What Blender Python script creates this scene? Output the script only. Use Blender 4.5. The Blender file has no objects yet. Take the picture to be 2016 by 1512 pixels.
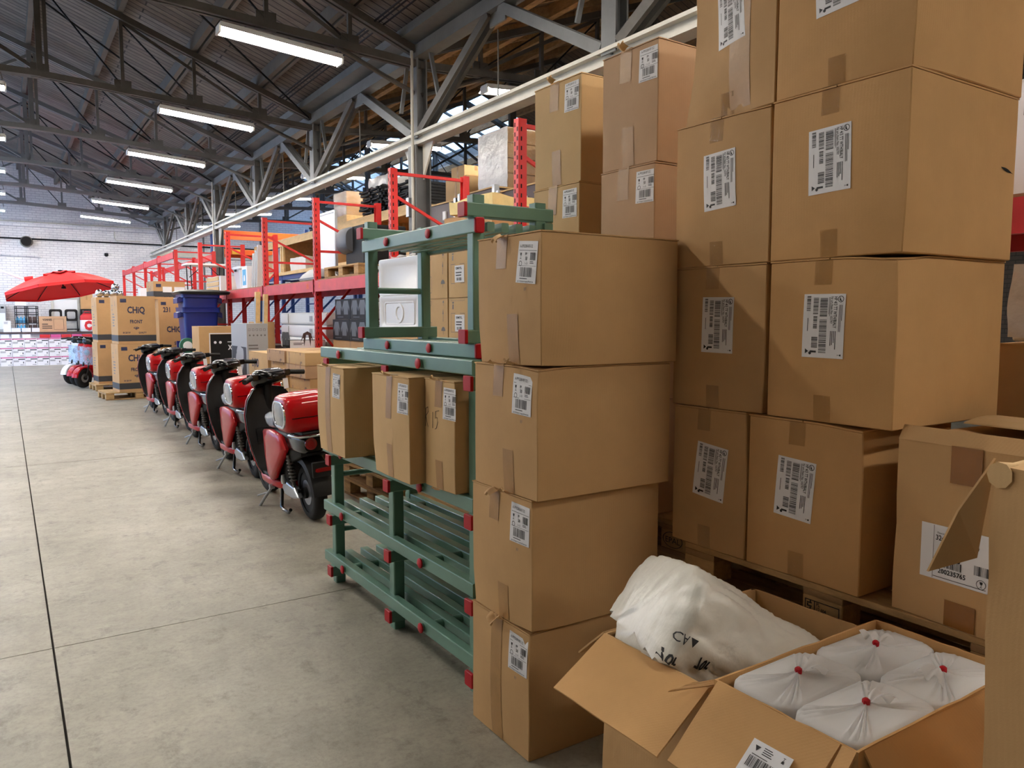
import bpy, math, random
from mathutils import Vector, Matrix, noise
sc = bpy.context.scene
COL = sc.collection
RND = random.Random(11)
PI = math.pi
rad = math.radians

# ------------------------------------------------------------------ camera
cam_data = bpy.data.cameras.new('camera')
cam_data.sensor_width = 36.0
cam_data.lens = 1515.0 / 2016.0 * 36.0
cam_data.clip_start = 0.05
cam_data.clip_end = 200
cam = bpy.data.objects.new('camera', cam_data)
COL.objects.link(cam)
cam.location = (0, 0, 1.6)
cam.rotation_euler = (rad(90 - 4.942), 0, rad(-33.277))
sc.camera = cam

# ------------------------------------------------------------------ world, exposure
W = bpy.data.worlds.new('World')
sc.world = W
W.use_nodes = True
W.node_tree.nodes['Background'].inputs[0].default_value = (0.42, 0.64, 1.0, 1)
W.node_tree.nodes['Background'].inputs[1].default_value = 6.0
LAMP = 96.0           # emission of the fluorescent tubes
sc.view_settings.view_transform = 'Standard'
sc.view_settings.look = 'None'
sc.view_settings.gamma = 1.0
sc.view_settings.use_curve_mapping = False
sc.view_settings.exposure = 0.22
sc.cycles.use_denoising = True
sc.cycles.max_bounces = 7
sc.cycles.diffuse_bounces = 4
sc.cycles.glossy_bounces = 3
sc.cycles.transparent_max_bounces = 12
sc.cycles.sample_clamp_indirect = 6.0

# ------------------------------------------------------------------ materials
M = {}
def srgb(r, g, b):
    f = lambda c: (c / 255 / 12.92) if c <= 10 else ((c / 255 + 0.055) / 1.055) ** 2.4
    return (f(r), f(g), f(b))

def mk(name, col, rough=0.5, metal=0.0, var=None, bump=None, spec=0.5, coat=0.0, emit=None, alpha=None, stretch=None):
    m = bpy.data.materials.new(name)
    m.use_nodes = True
    nt = m.node_tree
    N, L = nt.nodes, nt.links
    b = N['Principled BSDF']
    b.inputs['Base Color'].default_value = (*col, 1)
    b.inputs['Roughness'].default_value = rough
    b.inputs['Metallic'].default_value = metal
    b.inputs['Specular IOR Level'].default_value = spec
    b.inputs['Coat Weight'].default_value = coat
    b.inputs['Coat Roughness'].default_value = 0.04
    if emit:
        b.inputs['Emission Color'].default_value = (*emit[0], 1)
        b.inputs['Emission Strength'].default_value = emit[1]
    if alpha is not None:
        b.inputs['Alpha'].default_value = alpha
    if var or bump:
        tc = N.new('ShaderNodeTexCoord')
        mp = N.new('ShaderNodeMapping')
        L.new(tc.outputs['Object'], mp.inputs['Vector'])
        if stretch: mp.inputs['Scale'].default_value = stretch
    if var:
        nz = N.new('ShaderNodeTexNoise')
        nz.inputs['Scale'].default_value = var[0]
        nz.inputs['Detail'].default_value = 6
        nz.inputs['Roughness'].default_value = 0.65
        L.new(mp.outputs[0], nz.inputs['Vector'])
        rp = N.new('ShaderNodeValToRGB')
        lo = tuple(c * (1 - var[1]) for c in col); hi = tuple(min(1, c * (1 + var[1])) for c in col)
        rp.color_ramp.elements[0].position = 0.3; rp.color_ramp.elements[1].position = 0.7
        rp.color_ramp.elements[0].color = (*lo, 1); rp.color_ramp.elements[1].color = (*hi, 1)
        L.new(nz.outputs['Fac'], rp.inputs[0])
        L.new(rp.outputs[0], b.inputs['Base Color'])
    if bump:
        n2 = N.new('ShaderNodeTexNoise')
        n2.inputs['Scale'].default_value = bump[0]
        n2.inputs['Detail'].default_value = 4
        L.new(mp.outputs[0], n2.inputs['Vector'])
        bp = N.new('ShaderNodeBump')
        bp.inputs['Strength'].default_value = bump[1]
        bp.inputs['Distance'].default_value = bump[2] if len(bump) > 2 else 0.01
        L.new(n2.outputs['Fac'], bp.inputs['Height'])
        L.new(bp.outputs[0], b.inputs['Normal'])
    M[name] = m
    return m

def cardboard(name, col):
    """kraft paper: soft mottling, paper fibres and the faint flutes of the corrugation"""
    m = mk(name, col, 0.72, var=(3.0, 0.07), spec=0.25)
    nt = m.node_tree; N, L = nt.nodes, nt.links
    b = N['Principled BSDF']
    tc = N.new('ShaderNodeTexCoord')
    wv = N.new('ShaderNodeTexWave'); wv.wave_type = 'BANDS'; wv.bands_direction = 'DIAGONAL'
    mp = N.new('ShaderNodeMapping'); mp.inputs['Scale'].default_value = (1, 1, 0)
    L.new(tc.outputs['Object'], mp.inputs[0]); L.new(mp.outputs[0], wv.inputs[0])
    wv.inputs['Scale'].default_value = 60; wv.inputs['Distortion'].default_value = 0.3
    nz = N.new('ShaderNodeTexNoise'); nz.inputs['Scale'].default_value = 260; nz.inputs['Detail'].default_value = 3
    L.new(tc.outputs['Object'], nz.inputs[0])
    big = N.new('ShaderNodeTexNoise'); big.inputs['Scale'].default_value = 5; big.inputs['Detail'].default_value = 2
    L.new(tc.outputs['Object'], big.inputs[0])
    b1 = N.new('ShaderNodeBump'); b1.inputs['Strength'].default_value = 0.035; b1.inputs['Distance'].default_value = 0.004
    b2 = N.new('ShaderNodeBump'); b2.inputs['Strength'].default_value = 0.12; b2.inputs['Distance'].default_value = 0.002
    b3 = N.new('ShaderNodeBump'); b3.inputs['Strength'].default_value = 0.35; b3.inputs['Distance'].default_value = 0.02
    L.new(wv.outputs['Fac'], b1.inputs['Height']); L.new(nz.outputs['Fac'], b2.inputs['Height']); L.new(big.outputs['Fac'], b3.inputs['Height'])
    L.new(b3.outputs[0], b2.inputs['Normal']); L.new(b2.outputs[0], b1.inputs['Normal']); L.new(b1.outputs[0], b.inputs['Normal'])
    return m

def clear(name, tint=(1, 1, 1), gloss=0.25, rough=0.08, milk=0.0):
    """clear film or glass: mostly see-through with a glossy sheen"""
    m = bpy.data.materials.new(name); m.use_nodes = True
    nt = m.node_tree; N, L = nt.nodes, nt.links
    N.remove(N['Principled BSDF'])
    t = N.new('ShaderNodeBsdfTransparent'); t.inputs[0].default_value = (*tint, 1)
    g = N.new('ShaderNodeBsdfGlossy'); g.inputs['Roughness'].default_value = rough
    nz = N.new('ShaderNodeTexNoise'); nz.inputs['Scale'].default_value = 22; nz.inputs['Detail'].default_value = 5
    bp = N.new('ShaderNodeBump'); bp.inputs['Strength'].default_value = 0.6; bp.inputs['Distance'].default_value = 0.02
    L.new(nz.outputs['Fac'], bp.inputs['Height']); L.new(bp.outputs[0], g.inputs['Normal'])
    fr = N.new('ShaderNodeLayerWeight'); fr.inputs['Blend'].default_value = gloss
    mx = N.new('ShaderNodeMixShader')
    L.new(fr.outputs['Facing'], mx.inputs[0]); L.new(t.outputs[0], mx.inputs[1]); L.new(g.outputs[0], mx.inputs[2])
    if milk:
        df = N.new('ShaderNodeBsdfDiffuse'); df.inputs[0].default_value = (0.95, 0.95, 0.95, 1)
        tl = N.new('ShaderNodeBsdfTranslucent'); tl.inputs[0].default_value = (0.95, 0.95, 0.95, 1)
        m3 = N.new('ShaderNodeMixShader'); m3.inputs[0].default_value = 0.45; L.new(df.outputs[0], m3.inputs[1]); L.new(tl.outputs[0], m3.inputs[2]); df = m3
        m2 = N.new('ShaderNodeMixShader'); m2.inputs[0].default_value = milk
        L.new(mx.outputs[0], m2.inputs[1]); L.new(df.outputs[0], m2.inputs[2]); mx = m2
    L.new(mx.outputs[0], N['Material Output'].inputs[0])
    M[name] = m
    return m

cardboard('kraft', srgb(195, 157, 109))
cardboard('kraft_warm', srgb(200, 157, 104))
cardboard('kraft_pale', srgb(206, 172, 124))
cardboard('kraft_pink', srgb(190, 156, 122))
cardboard('kraft_inner', srgb(204, 166, 118))
cardboard('kraft_far', srgb(190, 150, 105))
mk('tape', srgb(166, 126, 74), 0.45, var=(9, 0.12), bump=(40, 0.25, 0.004), spec=0.6)
mk('tape_brown', srgb(140, 92, 42), 0.22, var=(9, 0.12), spec=0.6)
clear('tape_clear', (0.93, 0.90, 0.82), 0.30, 0.12)
mk('label_white', srgb(235, 235, 238), 0.55)
mk('ink', srgb(24, 23, 26), 0.6)
mk('ink_navy', srgb(30, 38, 70), 0.6)
mk('ink_grey', srgb(110, 106, 104), 0.6)
mk('wood', srgb(176, 142, 94), 0.75, var=(7, 0.28), bump=(30, 0.4, 0.004), stretch=(3, 1, 3))
mk('wood_old', srgb(150, 118, 80), 0.8, var=(6, 0.35), bump=(26, 0.5, 0.004), stretch=(3, 1, 3))
mk('plywood', srgb(202, 160, 104), 0.7, var=(3, 0.16), stretch=(4, 1, 4))
mk('timber', srgb(220, 184, 128), 0.7, var=(4, 0.14), stretch=(4, 1, 4))
mk('green_plastic', srgb(96, 134, 118), 0.34, var=(4, 0.10), spec=0.6)
mk('red_cap', srgb(168, 14, 30), 0.45, spec=0.3)
mk('rack_red', srgb(206, 36, 34), 0.45, var=(2.5, 0.16), bump=(40, 0.1, 0.003))
mk('rack_beam_red', srgb(196, 50, 58), 0.5, var=(4, 0.2))
mk('rack_orange', srgb(240, 100, 30), 0.5)
mk('rack_blue', srgb(30, 60, 120), 0.5)
mk('rack_yellow', srgb(226, 170, 40), 0.5)
mk('purlin_brown', srgb(98, 92, 84), 0.7, var=(2, 0.2))
mk('steel_dark', srgb(76, 73, 68), 0.65, var=(3, 0.3))
mk('steel_paint', srgb(104, 106, 106), 0.55, var=(2, 0.2), bump=(30, 0.15, 0.004))
mk('beam_pale', srgb(196, 194, 184), 0.6, var=(3, 0.14))
mk('galv', srgb(170, 174, 178), 0.35, 0.7)
mk('slot_black', srgb(14, 12, 12), 0.9)
mk('scooter_red', srgb(168, 0, 8), 0.4, coat=0.55, spec=0.12)
mk('scooter_white', srgb(232, 232, 234), 0.2, coat=0.8)
mk('gloss_black', srgb(10, 10, 11), 0.2, coat=0.25, spec=0.3)
mk('matte_black', srgb(17, 17, 18), 0.55, spec=0.3)
mk('tyre', srgb(22, 22, 23), 0.85, bump=(80, 0.3, 0.004))
mk('chrome', srgb(210, 212, 216), 0.12, 1.0)
mk('alloy', srgb(176, 180, 184), 0.3, 0.9)
mk('lens_red', srgb(120, 8, 12), 0.15, coat=0.8)
mk('lens_grey', srgb(96, 98, 104), 0.1, coat=1.0)
mk('amber', srgb(200, 120, 20), 0.2)
mk('white_plastic', srgb(236, 238, 240), 0.35)
mk('foam', srgb(246, 246, 244), 0.7, bump=(60, 0.2, 0.006))
mk('white_wrap', srgb(232, 230, 220), 0.30, var=(5, 0.05), bump=(10, 0.4, 0.015), spec=0.6, stretch=(1, 2.5, 1))
clear('film', (0.97, 0.97, 0.97), 0.10, 0.25, 0.85)
clear('film_clear', (0.96, 0.96, 0.95), 0.30, 0.12, 0.06)
clear('film_blue', (0.72, 0.86, 1.0), 0.25, 0.2, 0.2)
clear('glass', (0.92, 0.96, 1.0), 0.15, 0.03)
mk('bin_blue', srgb(14, 30, 106), 0.38)
mk('band_dark', srgb(50, 50, 53), 0.6)
mk('joint_brown', srgb(52, 44, 36), 0.9)
mk('lid_black', srgb(34, 34, 34), 0.35)
mk('umbrella_red', srgb(238, 40, 40), 0.75)
mk('grey_plastic', srgb(82, 86, 94), 0.5)
mk('grey_light', srgb(168, 170, 172), 0.45)
mk('brown_panel', srgb(66, 46, 44), 0.5)
mk('magenta', srgb(204, 80, 140), 0.6)
mk('carton_white', srgb(236, 234, 238), 0.6)
mk('blue_print', srgb(70, 160, 205), 0.5)
mk('green_disc', srgb(40, 100, 80), 0.5)
mk('yellow_soft', srgb(236, 214, 150), 0.8, var=(5, 0.15))
mk('shrink', srgb(236, 236, 236), 0.25, var=(7, 0.05), bump=(9, 0.6, 0.02), spec=0.7)
mk('red_bag', srgb(196, 34, 44), 0.5)
mk('housing', srgb(225, 225, 222), 0.5)
mk('tube_light', (1, 1, 1), 0.5, emit=((1.0, 0.93, 0.84), LAMP))
mk('ridge_black', srgb(20, 20, 22), 0.6, spec=0.2)

# concrete slab: mottled trowelled cement, worn paler tracks, dark scuffs, damp spots
def concrete():
    m = bpy.data.materials.new('concrete'); m.use_nodes = True
    nt = m.node_tree; N, L = nt.nodes, nt.links; b = N['Principled BSDF']
    g = N.new('ShaderNodeNewGeometry')
    def nz(scale, det, rough=0.6, st=None):
        n = N.new('ShaderNodeTexNoise'); n.inputs['Scale'].default_value = scale
        n.inputs['Detail'].default_value = det; n.inputs['Roughness'].default_value = rough
        if st:
            mp = N.new('ShaderNodeMapping'); mp.inputs['Scale'].default_value = st
            L.new(g.outputs['Position'], mp.inputs[0]); L.new(mp.outputs[0], n.inputs[0])
        else: L.new(g.outputs['Position'], n.inputs[0])
        return n.outputs['Fac']
    def ramp(src, a, ca, bb, cb):
        r = N.new('ShaderNodeValToRGB')
        r.color_ramp.elements[0].position = a; r.color_ramp.elements[1].position = bb
        r.color_ramp.elements[0].color = (*ca, 1); r.color_ramp.elements[1].color = (*cb, 1)
        L.new(src, r.inputs[0]); return r.outputs[0]
    def mul(a, bb, f=1.0):
        x = N.new('ShaderNodeMix'); x.data_type = 'RGBA'; x.blend_type = 'MULTIPLY'; x.inputs[0].default_value = f
        L.new(a, x.inputs[6]); L.new(bb, x.inputs[7]); return x.outputs[2]
    base = ramp(nz(0.9, 8, 0.7), 0.28, srgb(138, 134, 121), 0.72, srgb(176, 171, 156))
    mott = ramp(nz(7, 6, 0.7), 0.3, (0.74, 0.74, 0.74), 0.62, (1, 1, 1))
    scuff = ramp(nz(4.5, 8, 0.78, (1.7, 1.1, 1)), 0.34, (0.60, 0.60, 0.60), 0.47, (1, 1, 1))
    spots = ramp(nz(13, 3, 0.5), 0.24, (0.55, 0.55, 0.55), 0.33, (1, 1, 1))
    fine = ramp(nz(42, 5, 0.7), 0.30, (0.72, 0.72, 0.72), 0.55, (1, 1, 1))
    c = mul(mul(mul(mul(base, mott, 0.8), scuff, 0.85), spots, 0.7), fine, 0.7)
    L.new(c, b.inputs['Base Color'])
    rr = N.new('ShaderNodeMapRange'); rr.inputs['To Min'].default_value = 0.34; rr.inputs['To Max'].default_value = 0.62
    L.new(nz(2.2, 6), rr.inputs[0]); L.new(rr.outputs[0], b.inputs['Roughness'])
    b.inputs['Specular IOR Level'].default_value = 0.4
    bp = N.new('ShaderNodeBump'); bp.inputs['Strength'].default_value = 0.25; bp.inputs['Distance'].default_value = 0.008
    L.new(nz(24, 6), bp.inputs['Height']); L.new(bp.outputs[0], b.inputs['Normal'])
    M['concrete'] = m
concrete()

def patterned(name, c1, c2, mortar, scale_v, bw, rh, ms, axes, bump=0.6, dist=0.02, rough=0.8, knots=False, offset=0.5):
    """brickwork or boarding from the brick texture, laid on two chosen object axes"""
    m = bpy.data.materials.new(name); m.use_nodes = True
    nt = m.node_tree; N, L = nt.nodes, nt.links; b = N['Principled BSDF']
    g = N.new('ShaderNodeNewGeometry'); sx = N.new('ShaderNodeSeparateXYZ'); cx = N.new('ShaderNodeCombineXYZ')
    L.new(g.outputs['Position'], sx.inputs[0])
    L.new(sx.outputs[axes[0]], cx.inputs[0]); L.new(sx.outputs[axes[1]], cx.inputs[1])
    br = N.new('ShaderNodeTexBrick'); L.new(cx.outputs[0], br.inputs[0])
    br.offset = offset
    for k, v in (('Color1', c1), ('Color2', c2), ('Mortar', mortar)): br.inputs[k].default_value = (*v, 1)
    br.inputs['Scale'].default_value = scale_v; br.inputs['Brick Width'].default_value = bw; br.inputs['Row Height'].default_value = rh
    br.inputs['Mortar Size'].default_value = ms
    nz = N.new('ShaderNodeTexNoise'); nz.inputs['Scale'].default_value = 1.4 if not knots else 3.5; nz.inputs['Detail'].default_value = 7; nz.inputs['Roughness'].default_value = 0.7
    mp = N.new('ShaderNodeMapping'); mp.inputs['Scale'].default_value = (1, 3.5, 1) if knots else (1, 1, 1)
    L.new(g.outputs['Position'], mp.inputs[0]); L.new(mp.outputs[0], nz.inputs[0])
    r = N.new('ShaderNodeValToRGB'); r.color_ramp.elements[0].position = 0.3; r.color_ramp.elements[1].position = 0.6
    r.color_ramp.elements[0].color = (0.55, 0.53, 0.5, 1) if knots else (0.82, 0.82, 0.84, 1)
    r.color_ramp.elements[1].color = (1, 1, 1, 1)
    L.new(nz.outputs['Fac'], r.inputs[0])
    mx = N.new('ShaderNodeMix'); mx.data_type = 'RGBA'; mx.blend_type = 'MULTIPLY'; mx.inputs[0].default_value = 1
    L.new(br.outputs['Color'], mx.inputs[6]); L.new(r.outputs[0], mx.inputs[7]); L.new(mx.outputs[2], b.inputs['Base Color'])
    bp = N.new('ShaderNodeBump'); bp.invert = True; bp.inputs['Strength'].default_value = bump; bp.inputs['Distance'].default_value = dist
    L.new(br.outputs['Fac'], bp.inputs['Height']); L.new(bp.outputs[0], b.inputs['Normal'])
    b.inputs['Roughness'].default_value = rough
    M[name] = m
wb = srgb(222, 220, 222)
patterned('brick_white', wb, srgb(230, 229, 230), srgb(194, 193, 198), 1.0, 0.24, 0.082, 0.009, (0, 2), bump=0.45)
patterned('brick_white_side', wb, srgb(230, 229, 230), srgb(168, 166, 170), 1.0, 0.24, 0.082, 0.009, (1, 2))
patterned('roof_boards', srgb(126, 116, 106), srgb(106, 96, 88), srgb(48, 42, 38), 1.0, 3.2, 0.16, 0.012, (0, 1), knots=True, offset=0.37)
patterned('brick_dark', srgb(92, 84, 76), srgb(84, 76, 70), srgb(60, 56, 52), 1.0, 0.24, 0.082, 0.009, (1, 2))  # for walls out of view, made dark to cut bounced light
patterned('roof_boards_brown', srgb(110, 90, 68), srgb(94, 76, 56), srgb(40, 30, 22), 1.0, 3.2, 0.15, 0.008, (0, 1), knots=True, offset=0.37)

# ------------------------------------------------------------------ mesh building
class MB:
    def __init__(s): s.v = []; s.f = []
    def add(s, vs, fs):
        o = len(s.v); s.v += [tuple(p) for p in vs]; s.f += [tuple(i + o for i in f) for f in fs]; return s
    def bx(s, x0, x1, y0, y1, z0, z1):
        return s.add([(x0,y0,z0),(x1,y0,z0),(x1,y1,z0),(x0,y1,z0),(x0,y0,z1),(x1,y0,z1),(x1,y1,z1),(x0,y1,z1)],
            [(0,3,2,1),(4,5,6,7),(0,1,5,4),(1,2,6,5),(2,3,7,6),(3,0,4,7)])
    def bar(s, p0, p1, w, h, up=(0, 0, 1)):
        p0, p1 = Vector(p0), Vector(p1); d = (p1 - p0).normalized(); up = Vector(up)
        if abs(d.dot(up)) > 0.98: up = Vector((0, 1, 0))
        a = d.cross(up).normalized() * w / 2; b = a.cross(d).normalized() * h / 2
        vs = [p + q for p in (p0, p1) for q in (-a - b, a - b, a + b, -a + b)]
        return s.add(vs, [(0,3,2,1),(4,5,6,7),(0,1,5,4),(1,2,6,5),(2,3,7,6),(3,0,4,7)])
    def cyl(s, p0, p1, r, n=12, r2=None, caps=True):
        p0, p1 = Vector(p0), Vector(p1); d = (p1 - p0).normalized(); r2 = r if r2 is None else r2
        a = d.orthogonal().normalized(); b = d.cross(a)
        ring = lambda p, q: [p + (a * math.cos(2*PI*i/n) + b * math.sin(2*PI*i/n)) * q for i in range(n)]
        fs = [(i, (i+1) % n, n + (i+1) % n, n + i) for i in range(n)]
        if caps: fs += [tuple(range(n-1, -1, -1)), tuple(range(n, 2*n))]
        return s.add(ring(p0, r) + ring(p1, r2), fs)
    def tube(s, pts, r, n=8, closed=False):
        pts = [Vector(p) for p in pts]; m = len(pts); vs = []; ref = Vector((0.13, 0.31, 0.94))
        for i, p in enumerate(pts):
            a = pts[(i-1) % m] if closed or i else p; b = pts[(i+1) % m] if closed or i < m-1 else p
            d = (b - a).normalized(); u = d.cross(ref).normalized(); w = d.cross(u)
            rr = r[i] if isinstance(r, (list, tuple)) else r
            vs += [p + (u * math.cos(2*PI*k/n) + w * math.sin(2*PI*k/n)) * rr for k in range(n)]
        fs = []
        for i in range(m if closed else m-1):
            j = (i+1) % m
            fs += [(i*n+k, i*n+(k+1) % n, j*n+(k+1) % n, j*n+k) for k in range(n)]
        if not closed: fs += [tuple(range(n-1, -1, -1)), tuple(range((m-1)*n, m*n))]
        return s.add(vs, fs)
    def loft(s, rings, caps=True, closed=True):
        n = len(rings[0]); vs = [p for r in rings for p in r]; fs = []
        for i in range(len(rings)-1):
            for k in range(n if closed else n-1):
                fs.append((i*n+k, i*n+(k+1) % n, (i+1)*n+(k+1) % n, (i+1)*n+k))
        if caps: fs += [tuple(range(n-1, -1, -1)), tuple(range((len(rings)-1)*n, len(rings)*n))]
        return s.add(vs, fs)
    def lathe(s, prof, n=20, c=(0, 0, 0), axis='z'):
        rings = []
        for r, h in prof:
            ring = []
            for i in range(n):
                a = 2*PI*i/n; x, y = r*math.cos(a), r*math.sin(a)
                ring.append((c[0]+x, c[1]+y, c[2]+h) if axis == 'z' else (c[0]+x, c[1]+h, c[2]+y) if axis == 'y' else (c[0]+h, c[1]+x, c[2]+y))
            rings.append(ring)
        return s.loft(rings)
    def prism(s, poly, y0, y1):
        """polygon in (x, z) extruded along y"""
        n = len(poly)
        vs = [(x, y0, z) for x, z in poly] + [(x, y1, z) for x, z in poly]
        return s.add(vs, [(i, (i+1) % n, n+(i+1) % n, n+i) for i in range(n)] + [tuple(range(n-1, -1, -1)), tuple(range(n, 2*n))])
    def patch(s, fn, nu, nv, thick=None):
        """open grid surface fn(u,v); thick gives a closed sheet, fn then takes (u,v,side)"""
        g = lambda f: [f(i/nu, j/nv) for j in range(nv+1) for i in range(nu+1)]
        w = nu+1
        fs = [(j*w+i, j*w+i+1, (j+1)*w+i+1, (j+1)*w+i) for j in range(nv) for i in range(nu)]
        if thick is None: return s.add(g(fn), fs)
        A = g(lambda u, v: fn(u, v, 0)); B = g(lambda u, v: fn(u, v, 1)); k = len(A)
        fs2 = [tuple(q + k for q in reversed(f)) for f in fs]
        rim = [i for i in range(w)] + [j*w+nu for j in range(1, nv+1)] + [nv*w+i for i in range(nu-1, -1, -1)] + [j*w for j in range(nv-1, 0, -1)]
        m = len(rim)
        side = [(rim[(i+1) % m], rim[i], rim[i]+k, rim[(i+1) % m]+k) for i in range(m)]
        return s.add(A + B, fs + fs2 + side)
    def gridbox(s, dx, dy, dz, n=6):
        """box on the origin's floor with every face cut into n x n, vertices shared"""
        idx = {}; vs = []; fs = []
        def vid(i, j, k):
            if (i, j, k) not in idx:
                idx[i, j, k] = len(vs); vs.append(((i/n-0.5)*dx, (j/n-0.5)*dy, k/n*dz))
            return idx[i, j, k]
        for a in range(n):
            for b in range(n):
                fs += [(vid(a,b,0),vid(a,b+1,0),vid(a+1,b+1,0),vid(a+1,b,0)), (vid(a,b,n),vid(a+1,b,n),vid(a+1,b+1,n),vid(a,b+1,n)),
                       (vid(a,0,b),vid(a+1,0,b),vid(a+1,0,b+1),vid(a,0,b+1)), (vid(a,n,b),vid(a,n,b+1),vid(a+1,n,b+1),vid(a+1,n,b)),
                       (vid(0,a,b),vid(0,a,b+1),vid(0,a+1,b+1),vid(0,a+1,b)), (vid(n,a,b),vid(n,a+1,b),vid(n,a+1,b+1),vid(n,a,b+1))]
        return s.add(vs, fs)
    def mapped(s, fn): s.v = [tuple(fn(Vector(p))) for p in s.v]; return s
    def mesh(s, name):
        me = bpy.data.meshes.new(name); me.from_pydata(s.v, [], s.f); me.update(); return me
    def build(s, name, mat, parent=None, smooth=None, bevel=0.0, seg=2):
        me = s.mesh(name); me.materials.append(M[mat])
        if smooth is not None:
            me.polygons.foreach_set('use_smooth', [True]*len(me.polygons))
            me.set_sharp_from_angle(angle=rad(smooth))
        o = bpy.data.objects.new(name, me); COL.objects.link(o); o.parent = parent
        if bevel:
            md = o.modifiers.new('bevel', 'BEVEL'); md.width = bevel; md.segments = seg; md.limit_method = 'ANGLE'; md.angle_limit = rad(40)
        return o

def rrect(w, h, r, n=4):
    """rounded rectangle outline centred on 0,0"""
    pts = []
    for cx, cy, a0 in ((w/2-r, h/2-r, 0), (-w/2+r, h/2-r, 90), (-w/2+r, -h/2+r, 180), (w/2-r, -h/2+r, 270)):
        pts += [(cx + r*math.cos(rad(a0+90*i/n)), cy + r*math.sin(rad(a0+90*i/n))) for i in range(n+1)]
    return pts

def tag(o, label=None, cat=None, group=None, kind=None):
    for k, v in (('label', label), ('category', cat), ('group', group), ('kind', kind)):
        if v: o[k] = v
    return o
def thing(name, label, cat, loc=(0, 0, 0), rz=0.0, group=None, kind=None):
    o = bpy.data.objects.new(name, None); COL.objects.link(o)
    o.empty_display_size = 0.1; o.location = loc; o.rotation_euler = (0, 0, rz)
    return tag(o, label, cat, group, kind)
def struct(name, mb=None, mat=None, **k):
    if mb is None: o = bpy.data.objects.new(name, None); COL.objects.link(o)
    else: o = mb.build(name, mat, **k)
    o['kind'] = 'structure'; return o
KIDS = {}
def kids(o): return [c for c in COL.objects if c.parent == o]
def dup(root, loc, rz=None, label=None, swap=None):
    """copy of a thing with copies of its parts and sub-parts; swap replaces materials"""
    if root.name not in KIDS: KIDS[root.name] = [(c, kids(c)) for c in kids(root)]
    def cp(o, par):
        c = o.copy(); COL.objects.link(c); c.parent = par
        if swap and o.type == 'MESH' and o.data.materials and o.data.materials[0].name in swap:
            key = (o.data.name, swap[o.data.materials[0].name])
            if key not in SWAPPED:
                me = o.data.copy(); me.materials[0] = M[swap[o.data.materials[0].name]]; SWAPPED[key] = me
            c.data = SWAPPED[key]
        return c
    r = cp(root, None); r.location = loc
    if rz is not None: r.rotation_euler[2] = rz
    if label: r['label'] = label
    for ch, gs in KIDS[root.name]:
        c = cp(ch, r)
        for g in gs: cp(g, c)
    return r
SWAPPED = {}

# ------------------------------------------------------------------ printing: flat ink shapes in (u, v)
TXT = {}
def text2d(s, bold=0.0):
    if (s, bold) not in TXT:
        cu = bpy.data.curves.new('t', 'FONT'); cu.body = s; cu.size = 1.0; cu.offset = bold; cu.resolution_u = 2; cu.fill_mode = 'FRONT'
        ob = bpy.data.objects.new('t', cu)
        me = bpy.data.meshes.new_from_object(ob)
        TXT[s, bold] = ([(v.co.x, v.co.y) for v in me.vertices], [tuple(p.vertices) for p in me.polygons])
        bpy.data.objects.remove(ob); bpy.data.curves.remove(cu); bpy.data.meshes.remove(me)
    return TXT[s, bold]
class Ink:
    def __init__(s): s.v = []; s.f = []
    def add(s, vs, fs): o = len(s.v); s.v += vs; s.f += [tuple(i+o for i in f) for f in fs]; return s
    def rect(s, u, v, w, h): return s.add([(u, v), (u+w, v), (u+w, v+h), (u, v+h)], [(0, 1, 2, 3)])
    def frame(s, u, v, w, h, t): return s.rect(u, v, w, t).rect(u, v+h-t, w, t).rect(u, v, t, h).rect(u+w-t, v, t, h)
    def text(s, t, u, v, size, width=None, bold=0.0):
        vs, fs = text2d(t, bold)
        if not vs: return s
        m = max(p[0] for p in vs); k = size if width is None else width / m
        return s.add([(u+p[0]*k, v+p[1]*size*1.35) for p in vs], fs)
    def bars(s, u, v, w, h, seed, n=28, vertical=False):
        r = random.Random(seed); ws = [r.choice((1, 1, 2, 3)) for _ in range(2*n)]; k = (h if vertical else w)/sum(ws); x = 0
        for i, q in enumerate(ws):
            if i % 2 == 0: s.rect(u, v+x*k, w, q*k) if vertical else s.rect(u+x*k, v, q*k, h)
            x += q
        return s
    def disc(s, u, v, r, n=12, r2=None): return s.add([(u+r*math.cos(2*PI*i/n), v+(r2 or r)*math.sin(2*PI*i/n)) for i in range(n)], [tuple(range(n))])
    def ring(s, u, v, r, t, n=16, ry=None):
        ry = ry or r
        return s.add([(u+q*math.cos(2*PI*i/n), v+q/r*ry*math.sin(2*PI*i/n)) for q in (r, r-t) for i in range(n)], [(i, (i+1) % n, n+(i+1) % n, n+i) for i in range(n)])
    def poly(s, pts): return s.add(list(pts), [tuple(range(len(pts)))])
    def glass(s, u, v, k):     # wine glass and fork mark
        return s.poly([(u, v+k), (u+.5*k, v+k), (u+.42*k, v+.55*k), (u+.08*k, v+.55*k)]).rect(u+.21*k, v+.1*k, .08*k, .5*k).rect(u+.05*k, v, .4*k, .09*k)
    def lines(s, u, v, w, h, n, seed):
        r = random.Random(seed)
        for i in range(n): s.rect(u, v+h*(i+.2)/n, w*r.uniform(.55, 1), h/n*.42)
        return s
    def turned(s):             # quarter turn clockwise: reading runs downward
        s.v = [(q, -p) for p, q in s.v]; return s
    def shift(s, du, dv): s.v = [(p+du, q+dv) for p, q in s.v]; return s
    def on(s, o, eu, ev, n, off=0.0016, warp=None):
        o, eu, ev, n = Vector(o), Vector(eu), Vector(ev), Vector(n); mb = MB()
        vs = [o + eu*p + ev*q + n*off for p, q in s.v]
        if warp: vs = [warp(p) for p in vs]
        return mb.add(vs, s.f)
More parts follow.
